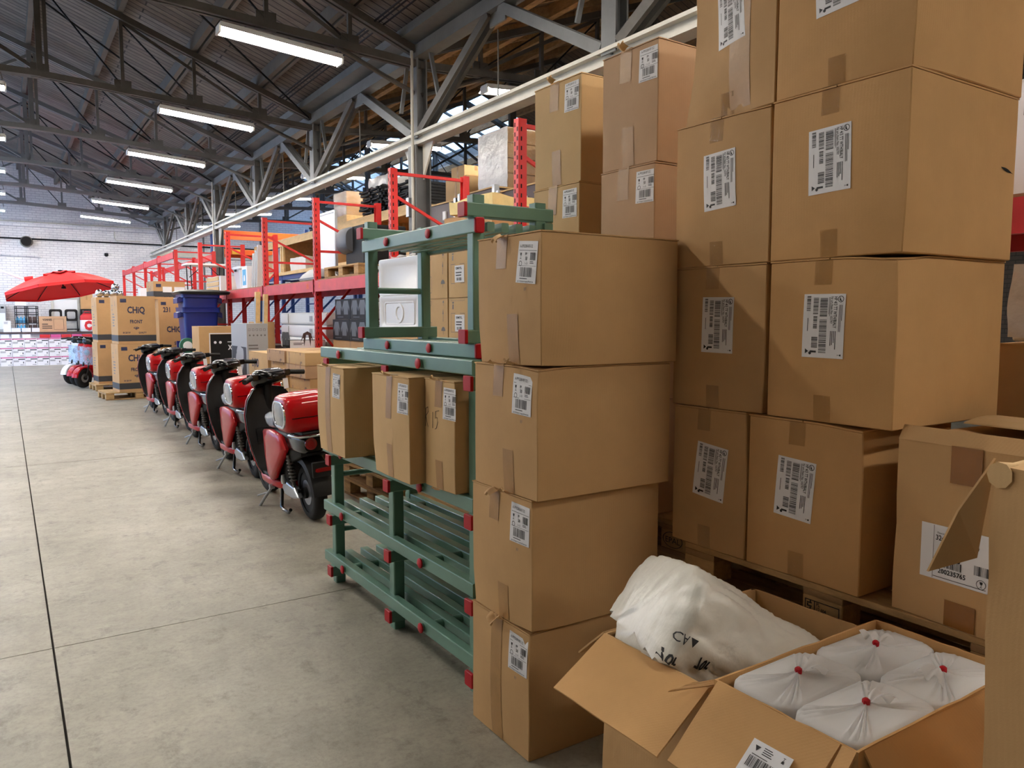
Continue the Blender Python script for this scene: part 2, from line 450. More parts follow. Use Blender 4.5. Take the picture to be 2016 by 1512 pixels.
# ================================================================== the hall
XC = 4.75                                    # column line between the two bays
TY = [-2.3, 1.6, 5.54, 9.5, 13.6, 17.4, 21.2, 25.0, 28.9]   # trusses along the hall
YB, YF = 32.0, -9.0                          # back wall, wall behind the camera
XL, XR = -5.75, 15.25

# floor: cast slabs with sawn joints over a dark bed
floor = struct('floor', MB().bx(XL-.3, XR+.3, YF-.3, YB+.3, -.3, -.03), 'joint_brown')
xs = [XL-.3, .120, 6.2, 11.0, XR+.3]; ys = [YF-.3, -3.6, 4.24, 9.77, 15.6, 21.4, 27.2, YB+.3]
for i in range(len(xs)-1):
    for j in range(len(ys)-1):
        gx0, gx1 = (.0048 if xs[i] == .120 else .003), (.0048 if xs[i+1] == .120 else .003)
        MB().bx(xs[i]+gx0, xs[i+1]-gx1, ys[j]+(.0034 if j < 3 else .006), ys[j+1]-(.0034 if j < 2 else .006), -.03, 0).build('floor_slab', 'concrete', floor)

# back wall: painted brick with its fittings
wall_back = struct('wall_back', MB().bx(XL-.3, XR+.3, YB, YB+.3, 0, 8.2), 'brick_white')
MB().bx(XL, 4.9, YB-.16, YB, 4.74, 4.88).build('ledge', 'brick_white', wall_back)
MB().bx(XL, 4.9, YB-.10, YB, 4.88, 4.93).build('ledge_cap', 'beam_pale', wall_back)
MB().cyl((XL, YB-.05, 4.33), (XR, YB-.05, 4.33), .028, 10).build('conduit', 'ridge_black', wall_back)
d = MB().cyl((.74, YB-.30, 4.22), (.74, YB, 4.22), .19, 24, caps=False).cyl((.74, YB-.3, 4.22), (.74, YB-.02, 4.22), .17, 24).build('vent_pipe', 'beam_pale', wall_back, smooth=40)
MB().cyl((.74, YB-.305, 4.22), (.74, YB-.29, 4.22), .165, 24).build('vent_mouth', 'slot_black', d)
MB().tube([(-.6, YB-.07, 3.78), (1.1, YB-.07, 3.74), (1.14, YB-.07, 3.66)], .035, 8).build('pipe', 'brick_white', wall_back, smooth=40)
MB().tube([(-.1, YB-.07, 4.8), (-.1, YB-.07, 4.0)], .03, 8).build('pipe', 'brick_white', wall_back, smooth=40)
MB().tube([(3.5, YB-.06, 4.9), (3.5, YB-.06, 4.5), (3.55, YB-.06, 4.42), (4.4, YB-.06, 4.42)], .02, 8).build('pipe', 'beam_pale', wall_back, smooth=40)
MB().bx(4.9, XR, YB-.12, YB, 3.9, 4.12).build('ledge', 'beam_pale', wall_back)
for x in (6.6, 8.8, 11.2): MB().bx(x-.03, x+.03, YB-.05, YB, 0, 7.6).build('wall_strip', 'steel_paint', wall_back)

# side walls with tall windows near the far end: the daylight of the hall
def side_wall(name, x0, x1, wins, mat):
    mb = MB(); y = YF-.3
    for a, b, z0, z1 in wins:
        mb.bx(x0, x1, y, a, 0, 8.2).bx(x0, x1, a, b, 0, z0).bx(x0, x1, a, b, z1, 8.2); y = b
    mb.bx(x0, x1, y, YB+.3, 0, 8.2)
    return struct(name, mb, mat)
WL = [(14.5, 19.5, 1.1, 4.4), (21.0, 25.5, .2, 4.4), (26.5, 31.3, .9, 4.4)]
wall_left = side_wall('wall_left', XL-.3, XL, WL, 'brick_white_side')
wall_right = side_wall('wall_right', XR, XR+.3, [], 'brick_dark')
wall_front = struct('wall_front', MB().bx(XL-.3, XR+.3, YF-.3, YF, 0, 8.2), 'brick_dark')  # unseen, darkened like the right wall to hold back bounce
def window(n, pts, nu, nv):
    """glazed opening given by its four corners, with bars and single panes"""
    a, b, c, d = [Vector(p) for p in pts]
    w = struct('window_%d' % n)
    at = lambda u, v: (a*(1-u)+b*u)*(1-v) + (d*(1-u)+c*u)*v
    nrm = (b-a).cross(d-a).normalized()
    fr = MB()
    for i in range(nu+1): fr.bar(at(i/nu, 0), at(i/nu, 1), .05, .06, nrm)
    for j in range(nv+1): fr.bar(at(0, j/nv), at(1, j/nv), .05, .06, nrm)
    fr.build('window_frame', 'steel_dark', w)
    e = .004
    pane = None
    for i in range(nu):
        for j in range(nv):
            q = [at(i/nu, j/nv), at((i+1)/nu, j/nv), at((i+1)/nu, (j+1)/nv), at(i/nu, (j+1)/nv)]
            MB().add([p - nrm*e for p in q] + [p + nrm*e for p in q], [(0,3,2,1),(4,5,6,7),(0,1,5,4),(1,2,6,5),(2,3,7,6),(3,0,4,7)]).build('pane', 'glass', w)
    # sky portal in the opening
    ld = bpy.data.lights.new('sky_portal', 'AREA'); ld.shape = 'RECTANGLE'; ld.size = (b-a).length; ld.size_y = (d-a).length; ld.cycles.is_portal = True
    lo = bpy.data.objects.new('sky_portal', ld); COL.objects.link(lo); lo['kind'] = 'helper'
    ctr = (a+b+c+d)/4
    X = (b-a).normalized(); Y = (d-a).normalized(); Z = X.cross(Y).normalized()
    inward = Vector((2.0, 20, 2)) - ctr
    if (-Z).dot(inward) < 0: X = -X; Z = -Z
    mat = Matrix((X, Y, Z)).transposed().to_4x4(); mat.translation = ctr - Z*0 
    lo.matrix_world = mat; lo.parent = w
    return w
for k, (y0, y1, z0, z1) in enumerate(WL):
    window(k+1, [(XL-.15, y0, z0), (XL-.15, y1, z0), (XL-.15, y1, z1), (XL-.15, y0, z1)], 4, 4)

# ------------------------------------------------------------------ roof
SL = .37; ZV = 5.34                          # slope, deck height over the column line
def zr(x): return ZV + SL*(5.25 - abs(x+.5)) if x <= XC else ZV + SL*(5.25 - abs(x-10.0))
ceiling = struct('ceiling')
def deck(x0, x1, y0, y1, mat):
    a, b = zr(x0), zr(x1)
    MB().add([(x0,y0,a),(x1,y0,b),(x1,y1,b),(x0,y1,a),(x0,y0,a+.06),(x1,y0,b+.06),(x1,y1,b+.06),(x0,y1,a+.06)],
        [(0,3,2,1),(4,5,6,7),(0,1,5,4),(1,2,6,5),(2,3,7,6),(3,0,4,7)]).build('roof_deck', mat, ceiling)
Y0, Y1 = YF-.3, YB+.3
deck(-.5, XC, Y0, Y1, 'roof_boards')
SKL = (-4.3, -1.6, 17.0, 31.0); SKR = (10.25, 13.2, 17.0, 31.2)
deck(XL-.3, SKL[0], Y0, Y1, 'roof_boards'); deck(SKL[1], -.5, Y0, Y1, 'roof_boards'); deck(SKL[0], SKL[1], Y0, SKL[2], 'roof_boards'); deck(SKL[0], SKL[1], SKL[3], Y1, 'roof_boards')
deck(XC, 10.0, Y0, Y1, 'roof_boards_brown'); deck(10.0, SKR[0], Y0, Y1, 'roof_boards_brown'); deck(SKR[1], XR+.3, Y0, Y1, 'roof_boards_brown')
deck(SKR[0], SKR[1], Y0, SKR[2], 'roof_boards_brown'); deck(SKR[0], SKR[1], SKR[3], Y1, 'roof_boards_brown')
for k, q in enumerate((SKL, SKR)):
    window(4+k, [(q[0], q[2], zr(q[0])), (q[1], q[2], zr(q[1])), (q[1], q[3], zr(q[1])), (q[0], q[3], zr(q[0]))], 3, 14)
for x in (3.79, 2.75, 1.7, .6, -.5, -1.6, -2.7, -3.75, -4.79):
    z = zr(x); MB().bx(x-.04, x+.04, Y0+.3, YB, z-.20, z-.005).build('purlin', 'purlin_brown', ceiling)
    if x in (3.79, 2.75): MB().bx(x+.08, x+.13, Y0+.3, YB, z-.2, z-.03).build('purlin', 'purlin_brown', ceiling)
for x in (5.7, 6.8, 7.9, 8.9, 10.0, 11.1, 12.2, 13.3): 
    z = zr(x); MB().bx(x-.05, x+.05, Y0+.3, YB, z-.2, z-.005).build('purlin', 'wood_old', ceiling)
MB().bx(XC-.28, XC+.28, Y0+.3, YB, zr(XC)-.12, zr(XC)-.01).build('valley_beam', 'steel_paint', ceiling)
# rafters across the darker bay
k = 0
y = Y0 + .6
while y < YB-.2:
    for x0, x1 in ((XC+.1, 9.95),):
        mb = MB(); a, b = zr(x0), zr(x1)
        mb.bar((x0, y, a-.07), (x1, y, b-.07), .045, .12); mb.build('rafter', 'wood_old', ceiling)
    y += .82
# cables running along the roof
MB().tube([(4.1, -8, 5.35), (4.1, 31.8, 5.35)], .014, 6).tube([(4.16, -8, 5.35), (4.16, 31.8, 5.35)], .012, 6).tube([(4.22, -8, 5.33), (4.22, 31.8, 5.33)], .012, 6).build('cable', 'ridge_black', ceiling)

ORD = ['over the camera\'s back', 'just over the camera', 'above the stacked cartons', 'above the nearest lit tube lamp', 'above the second lit tube lamp',
       'above the third lit tube lamp', 'above the fourth lit tube lamp', 'above the fifth lit tube lamp', 'nearest the brick wall']
def truss(xc, y, label, group, dark):
    t = thing('roof_truss', label, 'roof truss', (xc, y, 0), 0, group, 'structure')
    H = 5.25; bot = lambda x: 5.17 if abs(x) < 1.1 else 5.17 - (abs(x)-1.1)*.058
    top = lambda x: zr(x+xc) - .22
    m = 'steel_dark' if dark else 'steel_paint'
    for s in (-1, 1):
        MB().bar((s*H, -.045, bot(H)), (s*1.1, -.045, 5.17), .05, .09).bar((s*H, .045, bot(H)), (s*1.1, .045, 5.17), .05, .09).build('bottom_chord', m, t)
        MB().bar((s*H, -.05, top(H)-.04), (0, -.05, top(0)-.04), .06, .09).bar((s*H, .05, top(H)-.04), (0, .05, top(0)-.04), .06, .09).build('top_chord', m, t)
        xn = [0, 1.1, 2.2, 3.25, 4.29]
        for x in xn[1:]:
            w = .08 if x == 1.1 else .05
            p = MB().bar((s*x, 0, bot(x)), (s*x, 0, top(x)-.04), w, w)
            if x == 1.1: p.bar((s*x+.09, 0, bot(x)), (s*x+.09, 0, top(x)-.1), .05, .05)
            p.build('post', m, t)
            MB().bx(s*x-.12, s*x+.12, -.012, .012, bot(x)-.05, bot(x)+.16).build('gusset', m, t)
        for a, b in zip(xn[1:-1], xn[2:]): MB().cyl((s*a, 0, top(a)-.12), (s*b, 0, bot(b)+.06), .013, 6).build('rod', 'ridge_black', t)
        MB().bar((s*2.2, 0, top(2.2)-.1), (s*4.29, .03, bot(4.29)+.04), .04, .05).build('strut', m, t)
        MB().bar((s*1.1, .05, bot(1.1)+.05), (-s*1.1, .05, top(1.1)-.15), .05, .05).build('brace', m, t)
        MB().tube([(s*4.1, 0, bot(4.1)-.02), (s*4.7, 0, bot(4.7)-.22), (s*5.1, 0, bot(5.1)-.34), (s*5.22, 0, bot(5.2)-.38)], .03, 8).build('knee', m, t, smooth=40)
    MB().bx(-1.1, 1.1, -.09, .09, 5.125, 5.215).build('bottom_chord', m, t)
    MB().bar((0, 0, 5.17), (0, 0, top(0)-.05), .06, .06).build('post', m, t)
    return t
for y, o in zip(TY, ORD):
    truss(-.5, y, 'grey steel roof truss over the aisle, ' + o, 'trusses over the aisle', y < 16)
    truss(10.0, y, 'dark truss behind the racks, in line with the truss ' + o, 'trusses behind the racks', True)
truss(-.5, -6.2, 'grey steel roof truss farthest behind the camera', 'trusses over the aisle', True)  # unseen truss, added to carry the extra lamp
# bracing rods between trusses under the roof
for k in range(3, 8):
    a, b = TY[k], TY[k+1]
    r = thing('bracing_rod', 'thin black rod under the roof boards after the truss ' + ORD[k], 'rod', (0, 0, 0), 0, 'roof bracing rods', 'structure')
    MB().tube([(-.45, a, zr(-.45)-.3), (4.7, b, zr(4.7)-.3)], .016, 6).build('rod_bar', 'ridge_black', r)

# ------------------------------------------------------------------ column line: girder, columns
gird = thing('lattice_girder', 'long lattice girder with pale bottom beam running along the column line', 'girder', (XC, 0, 0), 0, None, 'structure')
ZB = 3.88
MB().bx(-.09, .09, YF, YB, ZB, ZB+.035).bx(-.09, .09, YF, YB, ZB+.125, ZB+.16).bx(-.02, .02, YF, YB, ZB+.03, ZB+.13).build('bottom_beam', 'beam_pale', gird)
MB().bx(-.09, .09, YF, YB, 5.0, 5.16).build('top_beam', 'steel_paint', gird)
for i, y in enumerate(TY):
    MB().bx(-.075, -.055, y-.10, y+.10, ZB+.1, 5.1).bx(.055, .075, y-.10, y+.10, ZB+.1, 5.1).bx(-.06, .06, y-.01, y+.01, ZB+.1, 5.1).build('girder_post', 'steel_paint', gird)
    for s in (-1, 1):
        j = i + s
        ym = (y + TY[j])/2 if 0 <= j < len(TY) else y + s*2
        for dx in (-.055, .055): MB().bar((dx, y+s*.12, ZB+.17), (dx, ym-s*.12, 5.0), .11, .045, (1, 0, 0)).build('diagonal', 'steel_paint' if s > 0 else 'steel_dark', gird)  # paler steel one way, darker the other: light and shade put into colour
        MB().bar((0, y+s*.55, ZB+.55), (0, y+s*.35, 5.0), .03, .05, (1, 0, 0)).build('short_strut', 'steel_paint', gird)
    if i < len(TY)-1:
        ym = (y+TY[i+1])/2
        MB().bx(-.012, .012, ym-.16, ym+.16, 4.86, 5.04).build('gusset', 'steel_paint', gird)
        MB().cyl((0, ym, 4.8), (0, ym, ZB+.16), .009, 6).build('hanger', 'steel_dark', gird)
for y, o in ((-2.3, 'behind the camera'), (9.5, 'nearer of two seen among the red racks'), (21.2, 'farther one beyond the folding table')):
    c = thing('steel_column', 'grey steel column standing in the rack row, ' + o, 'column', (XC, y, 0), 0, 'columns', 'structure')
    MB().bx(-.11, -.09, -.12, .12, 0, ZB).bx(.09, .11, -.12, .12, 0, ZB).bx(-.1, .1, -.012, .012, 0, ZB).build('shaft', 'steel_paint', c)
    MB().bx(-.2, .2, -.2, .2, 0, .02).build('base_plate', 'steel_dark', c)
    MB().add([(-.012, -.12, ZB), (-.012, -.42, ZB), (-.012, -.12, ZB-.45), (.012, -.12, ZB), (.012, -.42, ZB), (.012, -.12, ZB-.45)], [(0,1,2),(3,5,4),(0,3,4,1),(1,4,5,2),(2,5,3,0)]).build('bracket', 'beam_pale', c)
    MB().add([(-.012, .12, ZB), (-.012, .42, ZB), (-.012, .12, ZB-.45), (.012, .12, ZB), (.012, .42, ZB), (.012, .12, ZB-.45)], [(0,2,1),(3,4,5),(0,1,4,3),(1,2,5,4),(2,0,3,5)]).build('bracket', 'beam_pale', c)
    MB().cyl((-.13, -.06, 1.0), (-.13, -.06, ZB+1.2), .022, 8).build('conduit', 'beam_pale', c)
    MB().bx(-.16, -.11, .02, .10, 2.95, 3.2).build('switch_box', 'galv', c)

# ------------------------------------------------------------------ fluorescent lamps
def lamp(loc, label, group):
    t = thing('tube_lamp', label, 'lamp', loc, 0, group)
    MB().bx(-.73, .73, -.09, .09, .035, .085).build('housing', 'housing', t, bevel=.006)
    MB().add([(-.73, -.09, .04), (.73, -.09, .04), (.73, -.16, .0), (-.73, -.16, .0), (-.73, .09, .04), (.73, .09, .04), (.73, .16, 0), (-.73, .16, 0)], [(0,1,2,3),(4,7,6,5)]).build('reflector', 'housing', t)
    for s in (-1, 1):
        MB().cyl((-.71, s*.055, .0), (.71, s*.055, .0), .026, 10).build('tube', 'tube_light', t, smooth=50)
        MB().bx(s*.73-.012, s*.73+.012, -.09, .09, -.035, .06).build('end_socket', 'housing', t)
        MB().tube([(s*.68, 0, .085), (s*.70, .02, .14), (s*.68, 0, .22), (s*.68, 0, .25)], .008, 6).build('hook', 'steel_dark', t)
    t.rotation_euler[1] = rad(4.2)
    return t
LN = ['behind the camera', 'over the carton wall', 'above the green rack', 'nearest and largest of the lit row', 'second of the lit row over the aisle', 'third of the lit row over the aisle',
      'fourth of the lit row over the aisle', 'fifth of the lit row over the aisle', 'last of the lit row before the brick wall']
for y, n in zip(TY, LN):
    lamp((2.93, y, 4.83), 'tube lamp hung across the aisle, ' + n, 'tube lamps over the aisle')
lamp((2.93, -6.2, 4.83), 'tube lamp hung across the aisle, added behind the camera to brighten the cartons', 'tube lamps over the aisle')  # unseen lamp, added to brighten carton faces toward the camera
for y, n in list(zip(TY, ORD))[2:]:
    l = lamp((-.57, y, 4.9), 'tube lamp of the middle row under the truss ' + n, 'tube lamps of the middle row'); l.rotation_euler[1] = 0
    l = lamp((-3.9, y, 4.84), 'tube lamp of the outer row under the truss ' + n, 'tube lamps of the outer row'); l.rotation_euler[1] = rad(-4.2)
for y, n in zip(TY, ('behind the camera', 'level with the carton wall', 'level with the arrow cartons', 'above the wrapped pallets', 'over the timber shelf', 'behind the second girder post', 'over the orange beam', 'far back near the bright skylight', 'last by the end wall')):
    l = lamp((6.5, y, 4.82), 'tube lamp in the bay behind the racks, ' + n, 'tube lamps behind the racks'); l.rotation_euler[1] = rad(-4.2)
# ================================================================== pallets
PAL = None
def make_pallet(label, loc, rz=0.0, group=None):
    """four-way pallet, 1.2 along local y, 0.8 along local x"""
    global PAL
    if PAL is None:
        t = thing('wooden_pallet', label, 'pallet', loc, rz, group); PAL = t
        for x in (-.35, -.19, 0, .19, .35):
            w = .145 if x in (-.35, 0, .35) else .1
            w = .10 if abs(x) == .19 else w
            x = max(-.4+w/2, min(.4-w/2, x)); MB().bx(x-w/2, x+w/2, -.6, .6, .126, .148).build('deck_board', 'wood', t, bevel=.002, seg=1)
        for y in (-.5275, 0, .5275): MB().bx(-.4, .4, y-.0725, y+.0725, .104, .126).build('cross_board', 'wood_old', t, bevel=.002, seg=1)
        for x in (-.35, 0, .35):
            for y in (-.5275, 0, .5275): MB().bx(x-.05, x+.05, y-.0725, y+.0725, .022, .104).build('block', 'wood', t, bevel=.003, seg=1)
            MB().bx(x-.05, x+.05, -.6, .6, 0, .022).build('bottom_board', 'wood_old', t, bevel=.002, seg=1)
        return t
    o = dup(PAL, loc, rz, label); o['group'] = group; return o
NTH = ['bottom pallet', 'second pallet up', 'middle pallet', 'fourth pallet up', 'topmost pallet']
def pile(n, x, y, where, group, rz=0.0):
    out = []
    for k in range(n):
        nm = 'topmost pallet' if k == n-1 else NTH[k]
        out.append(make_pallet('weathered wooden %s of the pile %s' % (nm, where), (x+RND.uniform(-.01, .01) if k < n-1 else x, y+RND.uniform(-.012, .012) if k < n-1 else y, .148*k), rz, group))
    return out
P1 = pile(5, 2.555, 1.465, 'under the wall of large cartons', 'pallets under the carton wall')
P2 = pile(5, 2.73, 2.83, 'under the tall cartons behind the green rack', 'pallets behind the carton columns')
P3 = pile(5, 2.93, 4.72, 'under the cartons with arrow prints', 'pallets under the arrow cartons')
P4 = pile(5, 2.93, 6.05, 'under the white moulded trays', 'pallets under the white trays')
P5 = pile(4, 2.93, 8.1, 'under the flat cartons behind the scooters', 'pallets under the flat cartons')
# burnt-in marks on the two blocks that show
i = Ink().frame(0, .014, .125, .052, .003).rect(.034, .014, .003, .052).text('PL', .042, .050, .013, bold=.02).text('12 604', .042, .034, .013, bold=.02).text('HT', .042, .018, .013, bold=.02).text('FORSB 604-2-10', 0, 0, .012, width=.125, bold=.03)
for k in range(4): i.rect(.008, .020+k*.011, .018, .004).rect(.008+(k % 2)*.010, .020+k*.011, .005, .010)
blk = [c for c in kids(P1[4]) if c.name.startswith('block')]
b = min(blk, key=lambda c: abs(sum(v.co.x for v in c.data.vertices)/8+.35) + abs(sum(v.co.y for v in c.data.vertices)/8))
i.on((-.4, .062, .026), (0, -1, 0), (0, 0, 1), (-1, 0, 0)).build('stamp', 'ink', b)
i = Ink().ring(.06, .036, .058, .004, 24, .034).text('EPAL', .016, .022, .026, width=.088)
b = min([c for c in kids(P2[4]) if c.name.startswith('block')], key=lambda c: abs(sum(v.co.x for v in c.data.vertices)/8+.35) + abs(sum(v.co.y for v in c.data.vertices)/8+.5275))
i.on((-.4, -.466, .028), (0, -1, 0), (0, 0, 1), (-1, 0, 0)).build('stamp', 'ink', b)

# ================================================================== cartons
def ink_small():
    """shelf label with long code, food marks and two bar codes; 0.115 x 0.14"""
    i = Ink().text('A-PP0208-RF132', .010, .120, .011, width=.075).rect(.006, .110, .103, .0015).glass(.014, .082, .020).ring(.020, .066, .009, .002)
    i.text('PP', .044, .094, .010, bold=.02).text('50', .046, .078, .012, bold=.02).text('2 x 25', .044, .064, .007).bars(.074, .078, .032, .026, 3, 12).lines(.074, .066, .032, .010, 2, 4)
    return i.rect(.006, .058, .103, .001).bars(.022, .022, .066, .032, 5, 22).lines(.022, .013, .066, .006, 1, 8).text('polypropylene', .010, .004, .006, width=.09)
def ink_big():
    """large shipping label, drawn wide, then turned so that it reads downward; 0.145 x 0.2"""
    i = Ink().ring(.016, .130, .010, .002).poly([(.008, .126), (.024, .134), (.020, .126)]).lines(.034, .125, .085, .013, 3, 2)
    i.text('HP 4/3 TT WTH/BIALY', .008, .108, .0115, width=.098, bold=.02).text('Nr art./Item No: 103797', .008, .097, .0085, width=.084, bold=.015)
    i.lines(.115, .098, .060, .022, 4, 9).lines(.010, .090, .07, .006, 2, 12)
    i.bars(.012, .060, .060, .026, 21, 24).bars(.080, .060, .105, .026, 22, 40).bars(.012, .036, .052, .018, 23, 20).bars(.070, .038, .040, .014, 24, 12).bars(.135, .034, .036, .022, 25, 14)
    i.bars(.006, .012, .048, .014, 26, 18).lines(.075, .016, .05, .005, 1, 5).glass(.186, .126, .012).poly([(.172, .012), (.188, .012), (.180, .024)]).rect(.178, .030, .006, .022).disc(.186, .030, .005)
    return i.turned().shift(0, .2)
def ink_data():
    """wide product label of the open carton; 0.24 x 0.15"""
    i = Ink().rect(.034, .0, .0012, .15).text('Material-Nr', .044, .128, .006).text('3245596', .040, .110, .015, width=.060, bold=.02).text('10000', .116, .106, .015, width=.045, bold=.02).text('Stueck', .112, .124, .006)
    i.poly([(.056, .102), (.118, .102), (.122, .086), (.110, .058), (.076, .058), (.058, .078)])
    i.bars(.054, .036, .062, .022, 31, 22).text('200235765', .050, .018, .014, width=.078, bold=.02).bars(.150, .040, .040, .026, 32, 16).glass(.166, .010, .016).ring(.170, .018, .013, .0015).lines(.202, .050, .03, .07, 9, 6)
    i.ring(.216, .024, .013, .002).poly([(.206, .014), (.209, .012), (.226, .034), (.223, .036)]).disc(.212, .026, .004).lines(.036, .004, .15, .004, 1, 2)
    return i.shift(0, 0)
class Carton:
    """closed shipping carton: slightly bulged body, top flaps, tapes and labels that follow the bulge"""
    def __init__(s, name, label, cat, loc, size, rz=0.0, mat='kraft', group=None, bulge=(.006, .006), seed=0, dents=(), n=7, flaps=True, lean=(0, 0)):
        s.d = size; s.seed = Vector((seed*3.7, seed*1.3, seed*.7)); s.b = bulge; s.dents = dents; s.lean = lean
        s.root = thing(name, label, cat, loc, rz, group); s.mat = mat
        dx, dy, dz = size
        s.body = MB().gridbox(dx, dy, dz-.006 if flaps else dz, n).mapped(s.warp).build('body', mat, s.root, smooth=38, bevel=.0028 if n > 4 else 0, seg=1)
        if flaps:
            for q in (-1, 1):
                y0, y1 = (-dy/2-.001, -.002) if q < 0 else (.002, dy/2+.001)
                f = lambda u, v, k, y0=y0, y1=y1: s.warp(Vector((-dx/2-.002+u*(dx+.004), y0+v*(y1-y0), dz-.0055+.0045*k+.002*noise.noise(Vector((u*4, v*4, q+seed))))))
                MB().patch(f, 8, 4, True).build('top_flap', mat, s.root)
    def warp(s, p):
        dx, dy, dz = s.d; u, v, w = 2*p.x/dx, 2*p.y/dy, 2*p.z/dz-1
        cl = lambda a: max(-1, min(1, a)); u, v, w = cl(u), cl(v), cl(w)
        q = Vector(p)
        q.x += s.b[0]*u*(1-v*v)*(1-w*w); q.y += s.b[1]*v*(1-u*u)*(1-w*w)
        q.x += s.lean[0]*p.z; q.y += s.lean[1]*p.z
        q += noise.noise_vector(p*3.1+s.seed)*.0032*(1-abs(w)*.6)
        for c, dr, r in s.dents:
            c = Vector((c[0]*dx/2, c[1]*dy/2, (c[2]+1)*dz/2)); q += Vector(dr)*math.exp(-((p-c).length/r)**2)
        return q
    def face(s, f):
        dx, dy, dz = s.d
        return {'-x': (Vector((-dx/2, 0, 0)), Vector((0, -1, 0)), Vector((-1, 0, 0))), '-y': (Vector((0, -dy/2, 0)), Vector((1, 0, 0)), Vector((0, -1, 0)))}[f]
    def tape(s, u, w, z0, z1, f='-x', mat='tape', over=0.0, fold=0.0, n=8):
        o, eu, nn = s.face(f)
        L = [(z0 + (z1-z0)*k/n, 0.0) for k in range(n+1)]
        if over: L += [(s.d[2]+.002, .0), (s.d[2]+.0025, -over)] if z1 >= s.d[2]-.01 else []
        rows = []
        for z, e in L:
            row = []
            for k in range(5):
                uu = u - w/2 + w*k/4
                row.append(s.warp(o + eu*uu + nn*(.0011 + e + .0015*max(0, noise.noise(Vector((uu*40, z*30, s.seed.x))))) + Vector((0, 0, z))))
            rows.append(row)
        m = MB(); nn2 = len(rows)
        m.add([p for r in rows for p in r], [(i*5+j, i*5+j+1, (i+1)*5+j+1, (i+1)*5+j) for i in range(nn2-1) for j in range(4)])
        t = m.build('tape', mat, s.root, smooth=60)
        if fold:                                   # a curl of loose tape at the edge
            c = s.warp(o + eu*u + nn*.004 + Vector((0, 0, z1 if z1 >= s.d[2]-.01 else z0)))
            fn = lambda a, b: c + eu*((a-.5)*w*.9*(1-.5*b)) + nn*(.004+.030*math.sin(b*2.2)) + Vector((0, 0, fold*(b*.030 + .008*math.sin(a*7+s.seed.x))))
            MB().patch(fn, 5, 4).build('tape_curl', 'kraft_inner' if mat == 'tape' else mat, t, smooth=60)
        return t
    def label(s, u, z, w, h, ink, f='-x', rot=0.0, inkmat='ink'):
        """u, z: lower corner (at reading start) on the face, u runs as one reads"""
        o, eu, nn = s.face(f); ez = Vector((0, 0, 1)); c, k = math.cos(rot), math.sin(rot)
        e1, e2 = eu*c + ez*k, ez*c - eu*k; org = o + eu*u + ez*z
        fn = lambda a, b, side: s.warp(org + e1*(a*w) + e2*(b*h) + nn*(.0010+.0006*side))
        lab = MB().patch(fn, 6, 8, True).build('label', 'label_white', s.root); lab['label'] = 'white printed label'
        ink.on(org, e1, e2, nn, .0022, s.warp).build('print', inkmat, lab)
        return lab

# --- the near column of four cartons
lvl = [0, .482, .967, 1.432]; hts = [.482, .485, .465, .46]
offs = [(1.503, 2.180, 2.577), (1.500, 2.160, 2.565), (1.496, 2.122, 2.538), (1.500, 2.108, 2.516)]
nm = ['bottom', 'second', 'third', 'top']
xb = [2.09, 2.105, 2.118, 2.132]
for k in range(4):
    x0, y0, y1 = offs[k]; dx = xb[k]-x0; dy = y1-y0
    dents = [((-1, -1, 1), (.012, .010, -.010), .07)] if k in (0, 2) else [((-1, -1, -1), (.010, .012, .004), .08), ((-1, 1, -1), (.006, -.01, .0), .09)] if k in (1, 3) else []
    c = Carton('shipping_carton', '%s carton of the near column standing on the floor beside the green rack' % nm[k], 'carton', (x0+dx/2, (y0+y1)/2, lvl[k]+.0005), (dx, dy, hts[k]-.001), 0, 'kraft', 'near carton column', (.010, .008), k+1, dents)
    H = hts[k]
    if k == 0:
        c.tape(-.01, .075, .004, H, over=.05, fold=-1)
    else:
        c.tape(-.035, .066, H-.118, H, over=.04, fold=-.8 if k in (1, 3) else .5); c.tape(.015+.01*k, .066, .004, .12+.02*k, fold=.6)
    c.label(.075 if k < 2 else .062 if k == 2 else .065, H-.170, .112, .142, ink_small(), rot=rad(-2 if k != 3 else -5))
    Ink().text('RF', 0, 0, .012).on(*( (lambda o, eu, nn: (o+eu*.115+Vector((0, 0, H-.2)), eu, (0, 0, 1), nn))(*c.face('-x')) ), .002, c.warp).build('mark', 'ink_grey', c.body)

